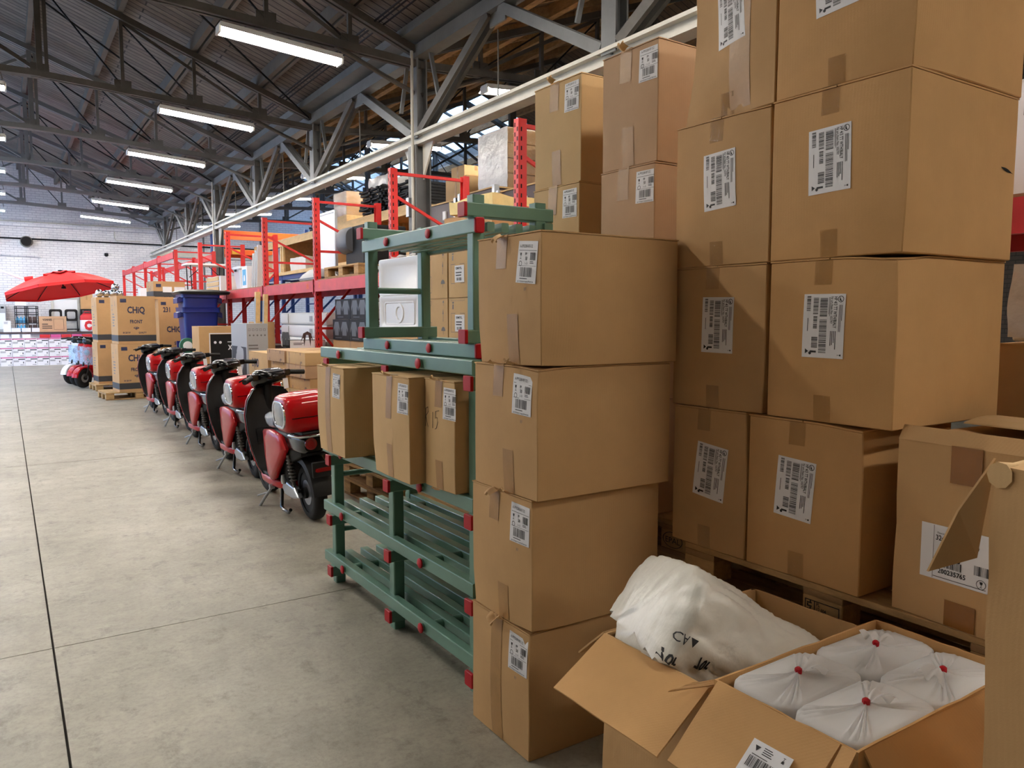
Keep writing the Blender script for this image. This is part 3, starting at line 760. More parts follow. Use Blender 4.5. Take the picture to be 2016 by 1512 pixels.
# --- the wall of large cartons on pallets
rows = [.742, 1.268, 1.786, 2.306, 2.83]
L_ = [(1.778, 2.130), (1.716, 2.146), (1.708, 2.140), (1.706, 2.124)]
R_ = [(1.338, 1.768), (1.256, 1.700), (1.240, 1.702), (1.234, 1.698)]
XF = [2.150, 2.150, 2.150, 2.150]
rn = ['bottom', 'second', 'third', 'top']
for k in range(4):
    for side, (y0, y1) in (('far', L_[k]), ('near', R_[k])):
        dx, dy, H = (.625, y1-y0, rows[k+1]-rows[k])
        if k == 0 and side == 'near': dx = .5
        dents = []
        if side == 'near': dents = [((-1, -1, 1 if k < 2 else -1), (.014, .014, -.012 if k < 2 else .0), .10)]
        if side == 'far': dents = [((-1, -1, -1 if k in (1, 3) else 1), (.014, .016, .0), .11)]
        if (k, side) == (3, 'far'): dents = [((-1, 1, -.2), (.03, -.02, 0), .22), ((-1, -.1, -1), (.02, 0, 0), .1), ((-1, 1, .8), (.01, -.04, 0), .2)]
        sd = 'column next to the near cartons' if side == 'far' else 'column next to the open carton'
        c = Carton('large_carton', '%s large carton of the stack on pallets, %s' % (rn[k], sd), 'carton', (XF[k]+dx/2+.004*(k % 2), (y0+y1)/2, rows[k]+.0005), (dx, dy, H-.001), 0,
                   'kraft_warm' if side == 'near' else 'kraft', 'large cartons on pallets', (.008, .003), 10+2*k+(side == 'near'), dents, 9)
        u = -.065 if side == 'far' else -.085 if k else -.10
        zz = {0: .20, 1: .205, 2: .195, 3: .235}[k] - (.02 if side == 'near' and k == 3 else 0)
        rot = rad([-6, -1, 3, 6][k]) * (.6 if side == 'near' else 1)
        c.label(u, zz, .145, .2, ink_big(), rot=rot)
        tm = 'tape_clear' if k in (1, 2, 3) else 'tape'
        c.tape(-.02, .062, H-.085, H, mat='tape_clear', over=.03); c.tape(-.01, .06, .003, .085, mat='tape_clear')
        if side == 'far' and k == 3: c.tape(.05, .10, .02, H, mat='tape')
        if side == 'near' and k == 2:     # the slit torn into the side face
            o, eu, nn = c.face('-y')
            MB().patch(lambda a, b: c.warp(o + eu*(.215+.08*a) + nn*(.0012+.001*b) + Vector((0, 0, .292-.014*a + .010*(b-.5)*math.sin(PI*min(1, a*1.1))))), 8, 2).build('tear', 'slot_black', c.body)

# --- two tall columns of cartons behind the near column
for j, (y0, y1, zt, mt, tx) in enumerate(((2.925, 3.30, 2.745, 'kraft_pale', 'beside the rack'), (2.415, 2.765, 2.755, 'kraft_pink', 'against the carton wall'))):
    z = .742; hh = (zt-z)/4
    for k in range(4):
        c = Carton('tall_carton', '%s pale carton of the tall column behind the green rack, %s' % (rn[k], tx), 'carton', (2.3+.3+.006*(k % 2), (y0+y1)/2, z+k*hh+.0005), (.6, y1-y0, hh-.001), rad(.6*(k % 2)), mt, 'tall carton columns', (.008, .012), 30+j*5+k, n=6)
        if k >= 2 or j == 0: 
            c.tape(-.02, .07, hh-.14, hh, over=.03, fold=.8 if k == 3 else 0); c.tape(.0, .07, .004, .17)
            c.label(.065, hh-.165, .105, .135, ink_small())

# --- the carton with the data label, standing open on the near end of the pallet
y0, y1, H = .80, 1.242, .508
g = thing('open_carton', 'open carton with a picture label beside the large carton stack', 'carton', (2.17, y1, .742), rad(-4.5))
dx, dy = .58, .46
th = .006
def wall4(root, dx, dy, H, mat, th=.006, jag=None, x0=0.0, ysgn=-1):
    """four upright sides of an open carton, local x from 0 to dx, local y from 0 to -dy, each a sheet of board"""
    S = [('side_panel', (0, 0), (0, -dy), (th, 0)), ('side_panel', (dx-th, 0), (dx-th, -dy), (th, 0)), ('side_panel', (th, 0), (dx-th, 0), (0, -th)), ('side_panel', (th, -dy+th), (dx-th, -dy+th), (0, -th))]
    for nme, a, b, t in S:
        f = lambda u, v, k, a=a, b=b, t=t: Vector((a[0]+(b[0]-a[0])*u + t[0]*k + .004*noise.noise(Vector((u*3, v*3, a[0]*9))), a[1]+(b[1]-a[1])*u + t[1]*k + .004*noise.noise(Vector((u*3+7, v*3, a[1]*9))), H*v + (.004*noise.noise(Vector((u*9, 3, a[0]))) if v == 1 else 0)))
        MB().patch(f, 10, 6, True).build(nme, mat, root)
    MB().bx(th, dx-th, -dy+th, -th, .002, .008).build('bottom_panel', mat, root)
wall4(g, dx, dy, H, 'kraft')
ft = MB().patch(lambda u, v, k: Vector((-.002+.12*v*.2+.004*k, -u*dy, H-.002+.0+.10*v*.2 + .02*v)), 6, 2, True); ft.build('rim_fold', 'kraft', g)
MB().patch(lambda u, v, k: Vector((dx-v*.30+.005*k, -.02-u*(dy-.04), H+.006+.045*v*(1-v)*2+.02*v+.004*k)), 6, 5, True).build('top_flap', 'kraft_pale', g)
MB().patch(lambda u, v, k: Vector((.05+u*(dx-.1), -.004-v*.16, H+.004-.02*v+.004*k+.01*math.sin(u*5)*v)), 6, 4, True).build('top_flap', 'kraft', g)
o_, eu_, nn_ = Vector((0, 0, 0)), Vector((0, -1, 0)), Vector((-1, 0, 0))
pl = lambda a, b, off: o_ + eu_*a + Vector((0, 0, b)) + nn_*off
lab = MB().patch(lambda a, b, k: pl(.085+.24*a, .125+.155*b, .0046+.0006*k), 6, 5, True).build('label', 'label_white', g); lab['label'] = 'white label with product picture'
ink_data().on((0, -.088, .128), (0, -1, 0), (0, 0, 1), (-1, 0, 0), .0064).build('print', 'ink', lab)
for z0, z1 in ((.405, .508), (.003, .075)): MB().patch(lambda a, b, k: pl(.16+.085*a, z0+(z1-z0)*b, .0044+.0005*k), 3, 4, True).build('tape', 'tape_brown', g)
bag = MB().patch(lambda u, v, k: Vector((.07+u*(dx-.2), -.09-v*(dy-.12), H-.05+.05*math.sin(PI*u)*math.sin(PI*v)+.012*noise.noise(Vector((u*9, v*9, 1)))-.03*k)), 16, 14, True).build('plastic_bag', 'shrink', None, smooth=70)
bag.location = (2.17, y1, .742); bag.rotation_euler = (0, 0, rad(-4.5))
tag(bag, 'clear bag of packed goods showing under the flap of the open labelled carton', 'bag')

# ================================================================== front: open carton of foam packs, carton with the white bag
make_pallet('wooden pallet on the floor under the two open front cartons', (1.74, 1.07, 0), 0, 'front pallet')
Z0 = .1485
def flap(root, a, b, out, w0, w1, mat, nm='top_flap', sag=0.0, seed=1, th=.005, inset=0.03):
    """flap hinged on edge a-b, reaching along out; w0,w1 lengths at both ends"""
    a, b, out = Vector(a), Vector(b), Vector(out)
    nn = (b-a).cross(out).normalized()
    f = lambda u, v, k: a+(b-a)*(u*(1-2*inset*v)+inset*v) + out*(v*(w0+(w1-w0)*u)) + Vector((0, 0, -sag*v*v)) + nn*(th*k + .004*noise.noise(Vector((u*3+seed, v*3, 2)))*v)
    return MB().patch(f, 10, 6, True).build(nm, mat, root)
# carton D: foam trays
D = thing('open_tray_carton', 'open carton filled with bagged foam trays in the front corner', 'carton', (1.395, 1.232, Z0))
dxD, dyD, HD = .675, .378, .578
wall4(D, dxD, dyD, HD, 'kraft_warm')
flD = flap(D, (0, -.01, HD), (0, -dyD+.04, HD), Vector((-.20, -.025, -.118)).normalized(), .232, .232, 'kraft_warm', seed=3)
flap(D, (0, -dyD+.036, HD), (0, -dyD+.004, HD), Vector((-.20, -.03, -.12)).normalized(), .22, .18, 'kraft_warm', seed=4, inset=0)
flap(D, (.02, -dyD, HD-.002), (dxD-.02, -dyD, HD-.002), Vector((0, -.5, -.85)).normalized(), .18, .18, 'kraft_warm', seed=5)
# label on the flap, reading towards the aisle
outv = Vector((-.20, -.025, -.118)).normalized(); nv = Vector((0, -1, 0)).cross(outv).normalized()
if nv.z < 0: nv = -nv
lb = Vector((0, -.175, HD)) + outv*.085
lab = MB().patch(lambda a, b, k: lb + Vector((0, -1, 0))*(.10*a) + outv*(.105*b) + nv*(.0075+.0006*k), 4, 4, True).build('label', 'label_white', flD); lab['label'] = 'white label upside down'
ii = Ink().poly([(.012, .012), (.026, .012), (.019, .025)]).lines(.034, .008, .03, .02, 4, 3).glass(.080, .008, .014).bars(.012, .038, .074, .026, 77, 26).lines(.014, .032, .06, .004, 1, 3).text('5 PCS', .080, .070, .010).text('6', .040, .080, .018, bold=.03)
ii.v = [(p, q) for p, q in ii.v]
ii.on(lb, (0, -1, 0), outv, nv, .0090).build('print', 'ink', flD)
# foam packs: four bagged bundles with red ties
def pack(x, y, w, d, top, label, seed):
    t = thing('foam_tray_pack', label, 'foam trays', (1.395+x, 1.232+y, Z0+.012), rad((seed*37 % 5)*.7-1.4), 'bagged foam tray packs')
    h = top-.012
    for k in range(3):    # the visible top trays, one standing proud of the other
        zz = h-.070+.024*k
        MB().loft([[(p[0], p[1], zz+q) for p in rrect(w-.006*k-e, d-.006*k-e, .05, 5)] for q, e in ((0, .0), (.012, .0), (.020, .004))]).build('tray', 'foam', t, smooth=50)
    MB().loft([[(p[0], p[1], q) for p in rrect(w-e, d-e, .055, 5)] for q, e in ((0, .02), (.02, 0), (h-.085, 0), (h-.07, .004))]).build('tray_block', 'foam', t, smooth=50)
    # bag: film drawn into a knot, pleats running to the tie
    n = 56; rings = []
    r = random.Random(seed); ph = [r.uniform(0, 6.3) for _ in range(4)]
    out = rrect(w+.008, d+.008, .058, 13)
    m = len(out)
    for q in (0.0, .45, .8, .93, 1.0):
        rings.append([(p[0]*(1+.006*math.sin(k*.9+ph[0])), p[1]*(1+.006*math.sin(k*.8+ph[1])), .012+(h-.03)*q) for k, p in enumerate(out)])
    for s_, dz in ((.98, -.004), (.93, .002), (.80, .003), (.62, .003), (.40, .004), (.18, .008), (.05, .016)):
        ring = []
        for k, p in enumerate(out):
            pl = (math.sin(k*2.1+ph[2]) + .7*math.sin(k*3.7+ph[3]))*.0050*math.sin(PI*min(1, s_*1.05))**.5
            ring.append((p[0]*s_*(1+.05*math.sin(k*1.7+ph[1])*(1-s_)), p[1]*s_*(1+.05*math.sin(k*2.3)*(1-s_)), h+dz+pl+.006))
        rings.append(ring)
    MB().loft(rings, caps=False).build('bag_film', 'film', t, smooth=80)
    # gathered tail of the bag beyond the tie
    ang = ph[0]
    f = lambda u, v: Vector((math.cos(ang)*(.01+.05*v)*1.0 + math.cos(ang+PI/2)*(u-.5)*(.01+.08*v), math.sin(ang)*(.01+.045*v) + math.sin(ang+PI/2)*(u-.5)*(.01+.08*v), h+.018+.02*math.sin(v*3)+.012*math.sin(u*14+ph[1])*v))
    MB().patch(f, 16, 6).build('bag_tail', 'film', t, smooth=80)
    MB().lathe([(.001, h+.014), (.009, h+.016), (.009, h+.030), (.004, h+.034)], 8, (0, 0, 0)).build('tie', 'red_cap', t, smooth=40)
    return t
cols = [(.178, .318), (.505, .318)]
for (x, w), xn in zip(cols, ('aisle', 'pallet')):
    for y, yn in ((-.105, 'next to the white bag carton'), (-.282, 'toward the camera')):
        pack(x, y, .318, .178, .562+RND.uniform(-.008, .012), 'white foam tray pack with red tie, %s side, %s' % (xn, yn), int(x*100)+int(-y*50))
# carton E: with the big white bag
E_ = thing('open_bag_carton', 'open carton holding the big white bag of foam trays', 'carton', (1.40, 1.650, Z0))
dxE, dyE, HE = .66, .395, .545
wall4(E_, dxE, dyE, HE, 'kraft')
flap(E_, (0, 0, HE), (0, -dyE, HE), Vector((-.20, -.035, -.088)).normalized(), .228, .228, 'kraft_warm', seed=8, inset=.0)
flap(E_, (.02, -dyE+.002, HE), (.10, -dyE+.002, HE), Vector((-.95, .12, .10)).normalized(), .14, .14, 'kraft', seed=9, inset=.0)
flap(E_, (.0, .0, HE), (dxE-.02, 0, HE), Vector((-.12, .55, -.5)).normalized(), .15, .15, 'kraft', seed=10)
# the bag: a row of nested trays in milky film, leaning out of the carton
B = thing('white_tray_bag', 'large white plastic bag of nested foam trays leaning in the open carton', 'bag', (1.78, 1.50, Z0+.02), 0)
def bag_mesh():
    # axis runs from the low end against the pallets up toward the aisle, cross-section rounded square
    A0, A1 = Vector((.17, -.11, .24)), Vector((-.33, .09, .585))
    ax = (A1-A0).normalized(); e1 = ax.cross(Vector((0, 0, 1))).normalized(); e2 = e1.cross(ax)
    rings = []; n = 96; m = 60
    for i in range(m+1):
        s_ = i/m
        k = min(1, .35+s_*6)*(1 if s_ < .90 else max(.08, 1-((s_-.90)/.10)**2.6)**.5)
        ring = []
        for j in range(n):
            a = 2*PI*j/n; c, q = math.cos(a), math.sin(a)
            rr = (abs(c)**3.2+abs(q)**3.2)**(-1/3.2)
            w1, w2 = .21, .205
            p = A0 + (A1-A0)*s_ + (e1*c*w1 + e2*q*w2)*rr*k
            fold = noise.noise(Vector((c*1.3+s_*1.5, q*1.3+s_*1.6, 2.2)))*.024 + abs(noise.noise(Vector((c*2.2-s_*2.4, q*2.2+s_*1.3, 5))))*.030 - (1-abs(noise.noise(Vector((c*3.1+s_*1.2, q*3.1-s_*2.6, 9)))))**8*.012
            rib = .0016*math.sin(s_*170)
            p = p + (e1*c + e2*q)*(fold*k + rib)
            if p.z < .53: p = Vector((max(-.368, min(.268, p.x)), max(-.232, min(.138, p.y)), max(.0, p.z)))
            ring.append(p)
        rings.append(ring)
    return rings, A0, A1, ax, e1, e2
rg, A0, A1, ax, e1, e2 = bag_mesh()
bagb = MB().loft(rg).build('bag', 'white_wrap', B, smooth=80)
# printed marks on the film, on the side that faces the aisle
def ring_pt(s_, a):
    i = min(len(rg)-2, int(s_*(len(rg)-1))); f = s_*(len(rg)-1)-i; n = len(rg[0]); x = (a/(2*PI)) % 1*n; j = int(x); g_ = x-j
    P = lambda ii, jj: rg[ii][jj % n]
    return (P(i, j)*(1-g_)+P(i, j+1)*g_)*(1-f) + (P(i+1, j)*(1-g_)+P(i+1, j+1)*g_)*f
def bagprint(ink, s0, a0, k=1.0):
    mb = MB(); vs = []
    for u, v in ink.v:
        s_ = s0 - u*k/.72; a = a0 + v*k/.2
        p = ring_pt(s_, a); c = A0+(A1-A0)*s_
        vs.append(p + (p-c).normalized()*.003)
    mb.add(vs, ink.f); return mb

i = Ink().text('70r', 0, 0, .05, width=.07, bold=.03); bagprint(i, .97, 3.15, .6).build('film_print', 'ink', bagb)
i = Ink().text('CA', 0, .0, .045, width=.06).poly([(.065, 0), (.105, 0), (.085, .035)]); bagprint(i, .96, 2.85, .6).build('film_print', 'ink', bagb)
i = Ink().text('70r', 0, 0, .05, width=.07, bold=.03); bagprint(i, .84, 3.0, .6).build('film_print', 'ink', bagb)

# --- the tall torn carton at the very edge of the picture
F = thing('torn_carton', 'tall torn carton with a hanging flap at the edge of the picture', 'carton', (1.46, .655, Z0), rad(-3))
dxF, dyF, HF = .5, .19, 1.185
def fw(p):
    q = Vector(p) + noise.noise_vector(Vector(p)*4)*.008
    q.y += -.018*max(0, 1-p.z/HF*1.4)*0 + .016*math.exp(-((p.z-HF*.93)/.03)**2)*(1 if p.y > -.05 else 0)
    q.x += -.012*math.sin(p.z*9)*.3
    return q
MB().gridbox(dxF, dyF, HF, 12).mapped(lambda p: fw(Vector((p.x+dxF/2, p.y-dyF/2, p.z)))).build('body', 'kraft', F, smooth=45)
MB().loft([[Vector((.0+a*.5, -.005, HF-.012)) + Vector((0, .022*math.cos(t)*(1+.2*math.sin(a*31)), .020*math.sin(t)*(1+.2*math.cos(a*23)))) for t in [2*PI*k/9 for k in range(9)]] for a in [j/10 for j in range(11)]]).build('crushed_rim', 'kraft_pale', F, smooth=60)
f = lambda u, v, k: Vector((-.002-.10*v, .006+.035*u*(1-v)+.030*v, HF-.006-.26*u*(1-v*.0)-.17*v*(1-u) -.05*v*u)) + Vector((0, .005*k, 0))
MB().add([fw(Vector(p)) for p in ((.01, .01, HF+.01), (-.02, .04, HF-.09), (-.052, .080, HF-.205), (.012, .03, HF-.175), (.01, .014, HF+.01), (-.02, .044, HF-.09), (-.052, .084, HF-.205), (.012, .034, HF-.175))],
    [(0,1,3),(1,2,3),(4,7,5),(5,7,6),(0,4,5,1),(1,5,6,2),(2,6,7,3),(3,7,4,0)]).build('hanging_flap', 'kraft', F)
# ================================================================== green plastic shelving
def sq(mb, p0, p1, w=.06, h=.06): return mb.bar(p0, p1, w, h)
G = thing('green_plastic_rack', 'long green plastic shelving with red end caps along the aisle', 'shelving', (0, 0, 0))
GX, GD = 1.60, .52; Y0g, Y1g = 2.70, 4.50
LV = [.150, .462, .822, 1.395]                 # rail centres
POST = [2.742, 3.565, 4.40]
def cap_sq(parent, c, s=.062, t=.014):
    x, y, z = c
    MB().loft([[(x+q, y+p[0], z+p[1]) for p in rrect(s-e, s-e, .005, 2)] for q, e in ((0, 0), (-t*.85, 0), (-t, .004))]).build('end_cap', 'red_cap', parent)
def cap_round(parent, c, r=.026, t=.010):
    x, y, z = c
    MB().loft([[(x+q, y+rr*math.cos(2*PI*k/16), z+rr*math.sin(2*PI*k/16)) for k in range(16)] for q, rr in ((0, r), (-t, r), (-t-.003, r*.8))]).build('end_cap', 'red_cap', parent, smooth=50)
def rail(root, y0, y1, x, z, w=.046, h=.062, name='rail'):
    return MB().loft([[(x+p[0], y, z+p[1]) for p in rrect(w, h, .005, 2)] for y in (y0, y1)]).build(name, 'green_plastic', root)
def xbar(root, x0, x1, y, z, w=.060, h=.060, name='cross_bar'):
    return MB().loft([[(x, y+p[0], z+p[1]) for p in rrect(w, h, .005, 2)] for x in (x0, x1)]).build(name, 'green_plastic', root)
def post(root, x, y, z0, z1, w=.062):
    return MB().loft([[(x+p[0], y+p[1], z) for p in rrect(w, w, .007, 2)] for z in (z0, z1)]).build('post', 'green_plastic', root)
for y in POST:
    for x in (GX+.03, GX+GD):
        zz = [0]+[z for z in LV]
        post(G, x, y, .0, LV[3]-.09, .060)
    for z in LV:
        xb_ = xbar(G, GX-.036, GX+GD+.04, y-.045, z-.062); cap_sq(xb_, (GX-.036, y-.045, z-.062))
for li, z in enumerate(LV):
    r_ = rail(G, Y0g, Y1g, GX, z)
    n = 6
    for k in range(1, n): rail(G, Y0g+.02, Y1g-.06, GX+k*(GD/(n-1))-.0, z, .050, .046, 'slat')
    for y in (3.165, 4.172):
        d_ = MB().cyl((GX-.034, y, z-.004), (GX+GD+.02, y, z-.004), .021, 14).build('dowel', 'green_plastic', G, smooth=40); cap_round(d_, (GX-.034, y, z-.004), .024, .006)
for z in (.32, .66): MB().cyl((GX+.03, 4.40, z), (GX+GD, 4.40, z), .016, 12).build('tie_rod', 'green_plastic', G, smooth=40)

# upper unit, standing upside down on the long one
U = thing('upturned_green_rack', 'short green plastic shelf unit standing feet up on the long rack', 'shelving', (0, 0, 0))
UX0, UX1, UY0, UY1 = 1.645, 2.0, 2.755, 3.945
zt, zb = 1.978, 1.460
for x in (UX0+.012, UX1-.03):
    for y in (2.80, 3.90): post(U, x, y, 1.462, 2.105 if x < 1.8 else 2.095, .056)
for z, dz in ((zt, .065), (zb, .060)):
    r_ = rail(U, UY0, UY1, UX0, z, .044, .062); rail(U, UY0, UY1, UX1, z, .044, .062)
    cap_ = MB().loft([[(UX0+p[0], UY0-q, z+p[1]) for p in rrect(.046-e, .064-e, .01, 3)] for q, e in ((0, 0), (.008, 0), (.012, .008))]).build('end_cap', 'red_cap', r_)
    for k in range(1, 5): rail(U, UY0+.02, UY1-.02, UX0+k*(UX1-UX0)/5, z, .036, .040, 'slat')
    for y in (2.80, 3.90):
        b_ = xbar(U, UX0-.045, UX1+.035, y, z+dz, .058, .058); cap_sq(b_, (UX0-.045, y, z+dz), .060)
    for y in (3.16, 3.62):
        d_ = MB().cyl((UX0-.026, y, z), (UX1+.02, y, z), .019, 14).build('dowel', 'green_plastic', U, smooth=40); cap_round(d_, (UX0-.026, y, z), .022, .005)
for y in (3.90,): MB().cyl((UX0, y, 1.745), (UX1, y, 1.745), .017, 12).build('tie_rod', 'green_plastic', U, smooth=40)

# --- cartons on the third shelf
ZS = LV[2]+.033
SH = [('outermost carton by the scooters, on the green rack shelf', 1.47, 3.850, 4.262, .48, 3, False), ('recessed carton on the green rack shelf, behind its neighbours', 1.67, 3.605, 3.835, .44, 6, None),
      ('middle carton jutting forward on the green rack shelf', 1.475, 3.075, 3.485, .48, 1, False), ('carton marked R 15 in pen on the green rack shelf', 1.545, 2.790, 3.060, .48, 4, True)]
for k, (lb_, x, y0, y1, H, sd, mark) in enumerate(SH):
    c = Carton('shelf_carton', lb_, 'carton', (x+.26, (y0+y1)/2, ZS), (.52, y1-y0, H), 0, 'kraft_pale', 'cartons on the green rack', (.009, .006), 50+sd, [((-1, -1, -1), (.008, .01, 0), .08)] if k % 2 else [((-1, 1, -1), (.01, -.01, 0), .1)])
    if k == 0: c.tape(-.02, .075, .004, H, over=.04, fold=.8); c.label(.055, H-.165, .10, .13, ink_small(), rot=rad(-2))
    elif k == 1: c.tape(-.05, .07, .06, H, over=.03); MB().patch(lambda a, b: c.warp(Vector((-.262, .02+.05*a, .03+.06*b))), 3, 3).build('torn_hole', 'slot_black', c.body)
    else:
        c.tape(.0, .062, H-.20 if k == 2 else H-.12, H, over=.04, fold=.6); c.tape(.005, .060, .004, .16 if k == 2 else .13, fold=.4 if k == 3 else 0)
        c.label(.095 if k == 2 else .045, H-.165, .10, .135, ink_small(), rot=rad(-1))
    if mark:
        o, eu, nn = c.face('-x')
        pen = MB()
        def stroke(pts): pen.tube([c.warp(o + eu*p[0] + Vector((0, 0, p[1])) + nn*.002) for p in pts], .0011, 5)
        z = .265
        stroke([(-.125, z), (-.124, z+.045), (-.122, z+.08)]); stroke([(-.124, z+.078), (-.10, z+.088), (-.095, z+.066), (-.122, z+.045), (-.098, z)])
        stroke([(-.045, z), (-.046, z+.07)]); stroke([(.012, z+.082), (-.018, z+.076), (-.020, z+.045), (-.004, z+.05), (.002, z+.03), (-.008, z+.004), (-.022, z-.002)])
        pen.build('pen_mark', 'ink', c.body)

# --- cartons with arrow prints behind the rack
def ink_arrow(w=.3, h=.31):
    i = Ink().poly([(w*.78, h*.66), (w*.83, h*.66), (w*.805, h*.78)]).rect(w*.797, h*.50, w*.016, h*.18)
    i.poly([(w*.72, h*.30)] + [(w*.81+w*.09*math.cos(PI-PI*k/8), h*.30+h*.09*math.sin(PI*k/8)) for k in range(9)]).rect(w*.803, h*.22, w*.012, h*.1)
    return i.poly([(w*.77, h*.9), (w*.85, h*.9), (w*.82, h*.95), (w*.80, h*.95)]).rect(w*.803, h*.84, w*.014, h*.07).frame(w*.05, h*.12, w*.2, h*.36, .003).frame(w*.05, h*.84, w*.18, h*.1, .002)
def ink_sheet(w=.3, h=.31):
    return Ink().frame(w*.12, h*.28, w*.62, h*.4, .003).rect(w*.18, h*.76, w*.06, h*.10).rect(w*.17, h*.88, w*.08, h*.03).frame(w*.1, h*.93, w*.62, h*.05, .002)
z = .742; rows_ = 4; hh = (2.068-z)/rows_
for k in range(rows_):
    for j, (y0, y1) in enumerate(((4.785, 5.095), (4.455, 4.765))):
        c = Carton('arrow_carton', '%s small carton of the stack behind the upturned rack, %s' % (rn[k], 'umbrella and arrow prints' if j == 0 else 'address sheet'), 'carton', (2.6+.22, (y0+y1)/2, z+hh*k+.0005), (.44, y1-y0, hh-.002), 0, 'kraft_pale', 'cartons with arrow prints', (.006, .008), 70+k*2+j, n=4)
        o, eu, nn = c.face('-x'); w = y1-y0
        (ink_arrow(w, hh) if j == 0 else ink_sheet(w, hh)).on(o-eu*w/2, eu, (0, 0, 1), nn, .0015, c.warp).build('print', 'ink_grey', c.body)
        if j == 1:
            lab = MB().patch(lambda a, b, q: c.warp(o + eu*(-.055+.13*a) + Vector((0, 0, hh*.30+.115*b)) + nn*(.002+.0006*q)), 3, 3, True).build('label', 'label_white', c.root)
            Ink().text('EMYL', .02, .088, .016, width=.085, bold=.03).lines(.02, .04, .09, .036, 2, 5).bars(.03, .012, .07, .02, 9, 14).on(o+eu*-.055+Vector((0, 0, hh*.30)), eu, (0, 0, 1), nn, .0042, c.warp).build('print', 'ink', lab)

# --- white moulded trays on edge, on a carton
c = Carton('base_carton', 'large carton on pallets carrying the white moulded trays', 'carton', (3.2, 6.3, .742), (.6, .86, .735), 0, 'kraft', None, (.005, .005), 90, n=4)
def moulded(zc, h, label, round_):
    t = thing('moulded_tray', label, 'tray', (2.94, 6.3, zc), rad(1.5), 'white moulded trays')
    w = .80
    MB().loft([[(x, p[0], h/2+p[1]) for p in rrect(w-e, h-e, .02, 3)] for x, e in ((.05, 0), (-.008, 0), (-.012, .008), (-.012, .10), (-.002, .13))]).build('panel', 'white_plastic', t, smooth=35)
    if round_: MB().loft([[(x, p[0], h/2+p[1]) for p in rrect(w-.2-e, h-.10-e, .03, 3)] for x, e in ((-.002, 0), (-.010, .01), (-.010, .03), (-.003, .04))]).build('raised_field', 'white_plastic', t, smooth=35)
    if round_: MB().lathe([(.09, -.002), (.085, -.012), (.06, -.012), (.052, -.004), (.001, -.004)], 24, (0, 0, h/2), 'x').build('boss', 'white_plastic', t, smooth=40)
    else: MB().lathe([(.12, .0), (.11, -.001), (.001, -.0015)], 24, (0, 0, h/2), 'x').build('boss', 'white_plastic', t, smooth=40)
    MB().bx(-.03, .02, .40, .42, h*.75, h*.75+.03).build('clip', 'white_plastic', t)
    return t
moulded(1.478, .318, 'lower white moulded plastic tray standing on edge behind the green post', True)
moulded(1.797, .330, 'upper white moulded plastic tray standing on edge behind the green post', False)
MB().patch(lambda u, v: Vector((2.915+.01*math.sin(u*9), 5.92+.5*u, 2.128+.012*v+.008*math.sin(u*13)*v)), 10, 3).build('wrap_edge', 'film', None)
o = bpy.data.objects['wrap_edge']; tag(o, 'strip of clear film on top of the upper white tray', 'film')
# ================================================================== electric scooters
def wheel(root, x, name):
    R_, w = .225, .05
    prof = [(R_-.065, -w), (R_-.03, -w*1.05), (R_-.008, -w*.75), (R_, -w*.3), (R_, w*.3), (R_-.008, w*.75), (R_-.03, w*1.05), (R_-.065, w)]
    n = 28; rings = [[(x+r*math.cos(2*PI*k/n), h, R_+r*math.sin(2*PI*k/n)) for k in range(n)] for r, h in prof]
    rings.append(rings[0])
    t = MB().loft(rings, caps=False).build(name, 'tyre', root, smooth=50)
    rim = MB()
    for y in (-.035, .035): rim.lathe([(R_-.065, y-.008), (R_-.075, y), (R_-.065, y+.008)], 28, (x, 0, R_), 'y')
    for k in range(6):
        a = 2*PI*k/6+.3; rim.bar((x+.03*math.cos(a), .0, R_+.03*math.sin(a)), (x+.155*math.cos(a), 0, R_+.155*math.sin(a)), .03, .05, (0, 1, 0))
    rim.cyl((x, -.07, R_), (x, .07, R_), .045, 14); rim.build('rim', 'matte_black', t, smooth=40)
    MB().cyl((x, -.045, R_), (x, -.040, R_), .105, 24).cyl((x, .040, R_), (x, .045, R_), .10, 24).build('brake_disc', 'alloy', t)
    return t
def shell(pts, wid, name, mat, root, n=3, crown=.02, smooth=50):
    """side-view outline pts (x, z) given a half-width per point, rounded over the top"""
    rings = []
    for s_ in (-1, -.92, -.6, 0, .6, .92, 1):
        k = 1 if abs(s_) < .95 else .93
        cx = sum(p[0] for p in pts)/len(pts); cz = sum(p[1] for p in pts)/len(pts)
        rings.append([(cx+(p[0]-cx)*k*(1+crown*(1-s_*s_)), s_*w, cz+(p[1]-cz)*k*(1+crown*(1-s_*s_))) for p, w in zip(pts, wid)])
    return MB().loft(rings).build(name, mat, root, smooth=smooth)
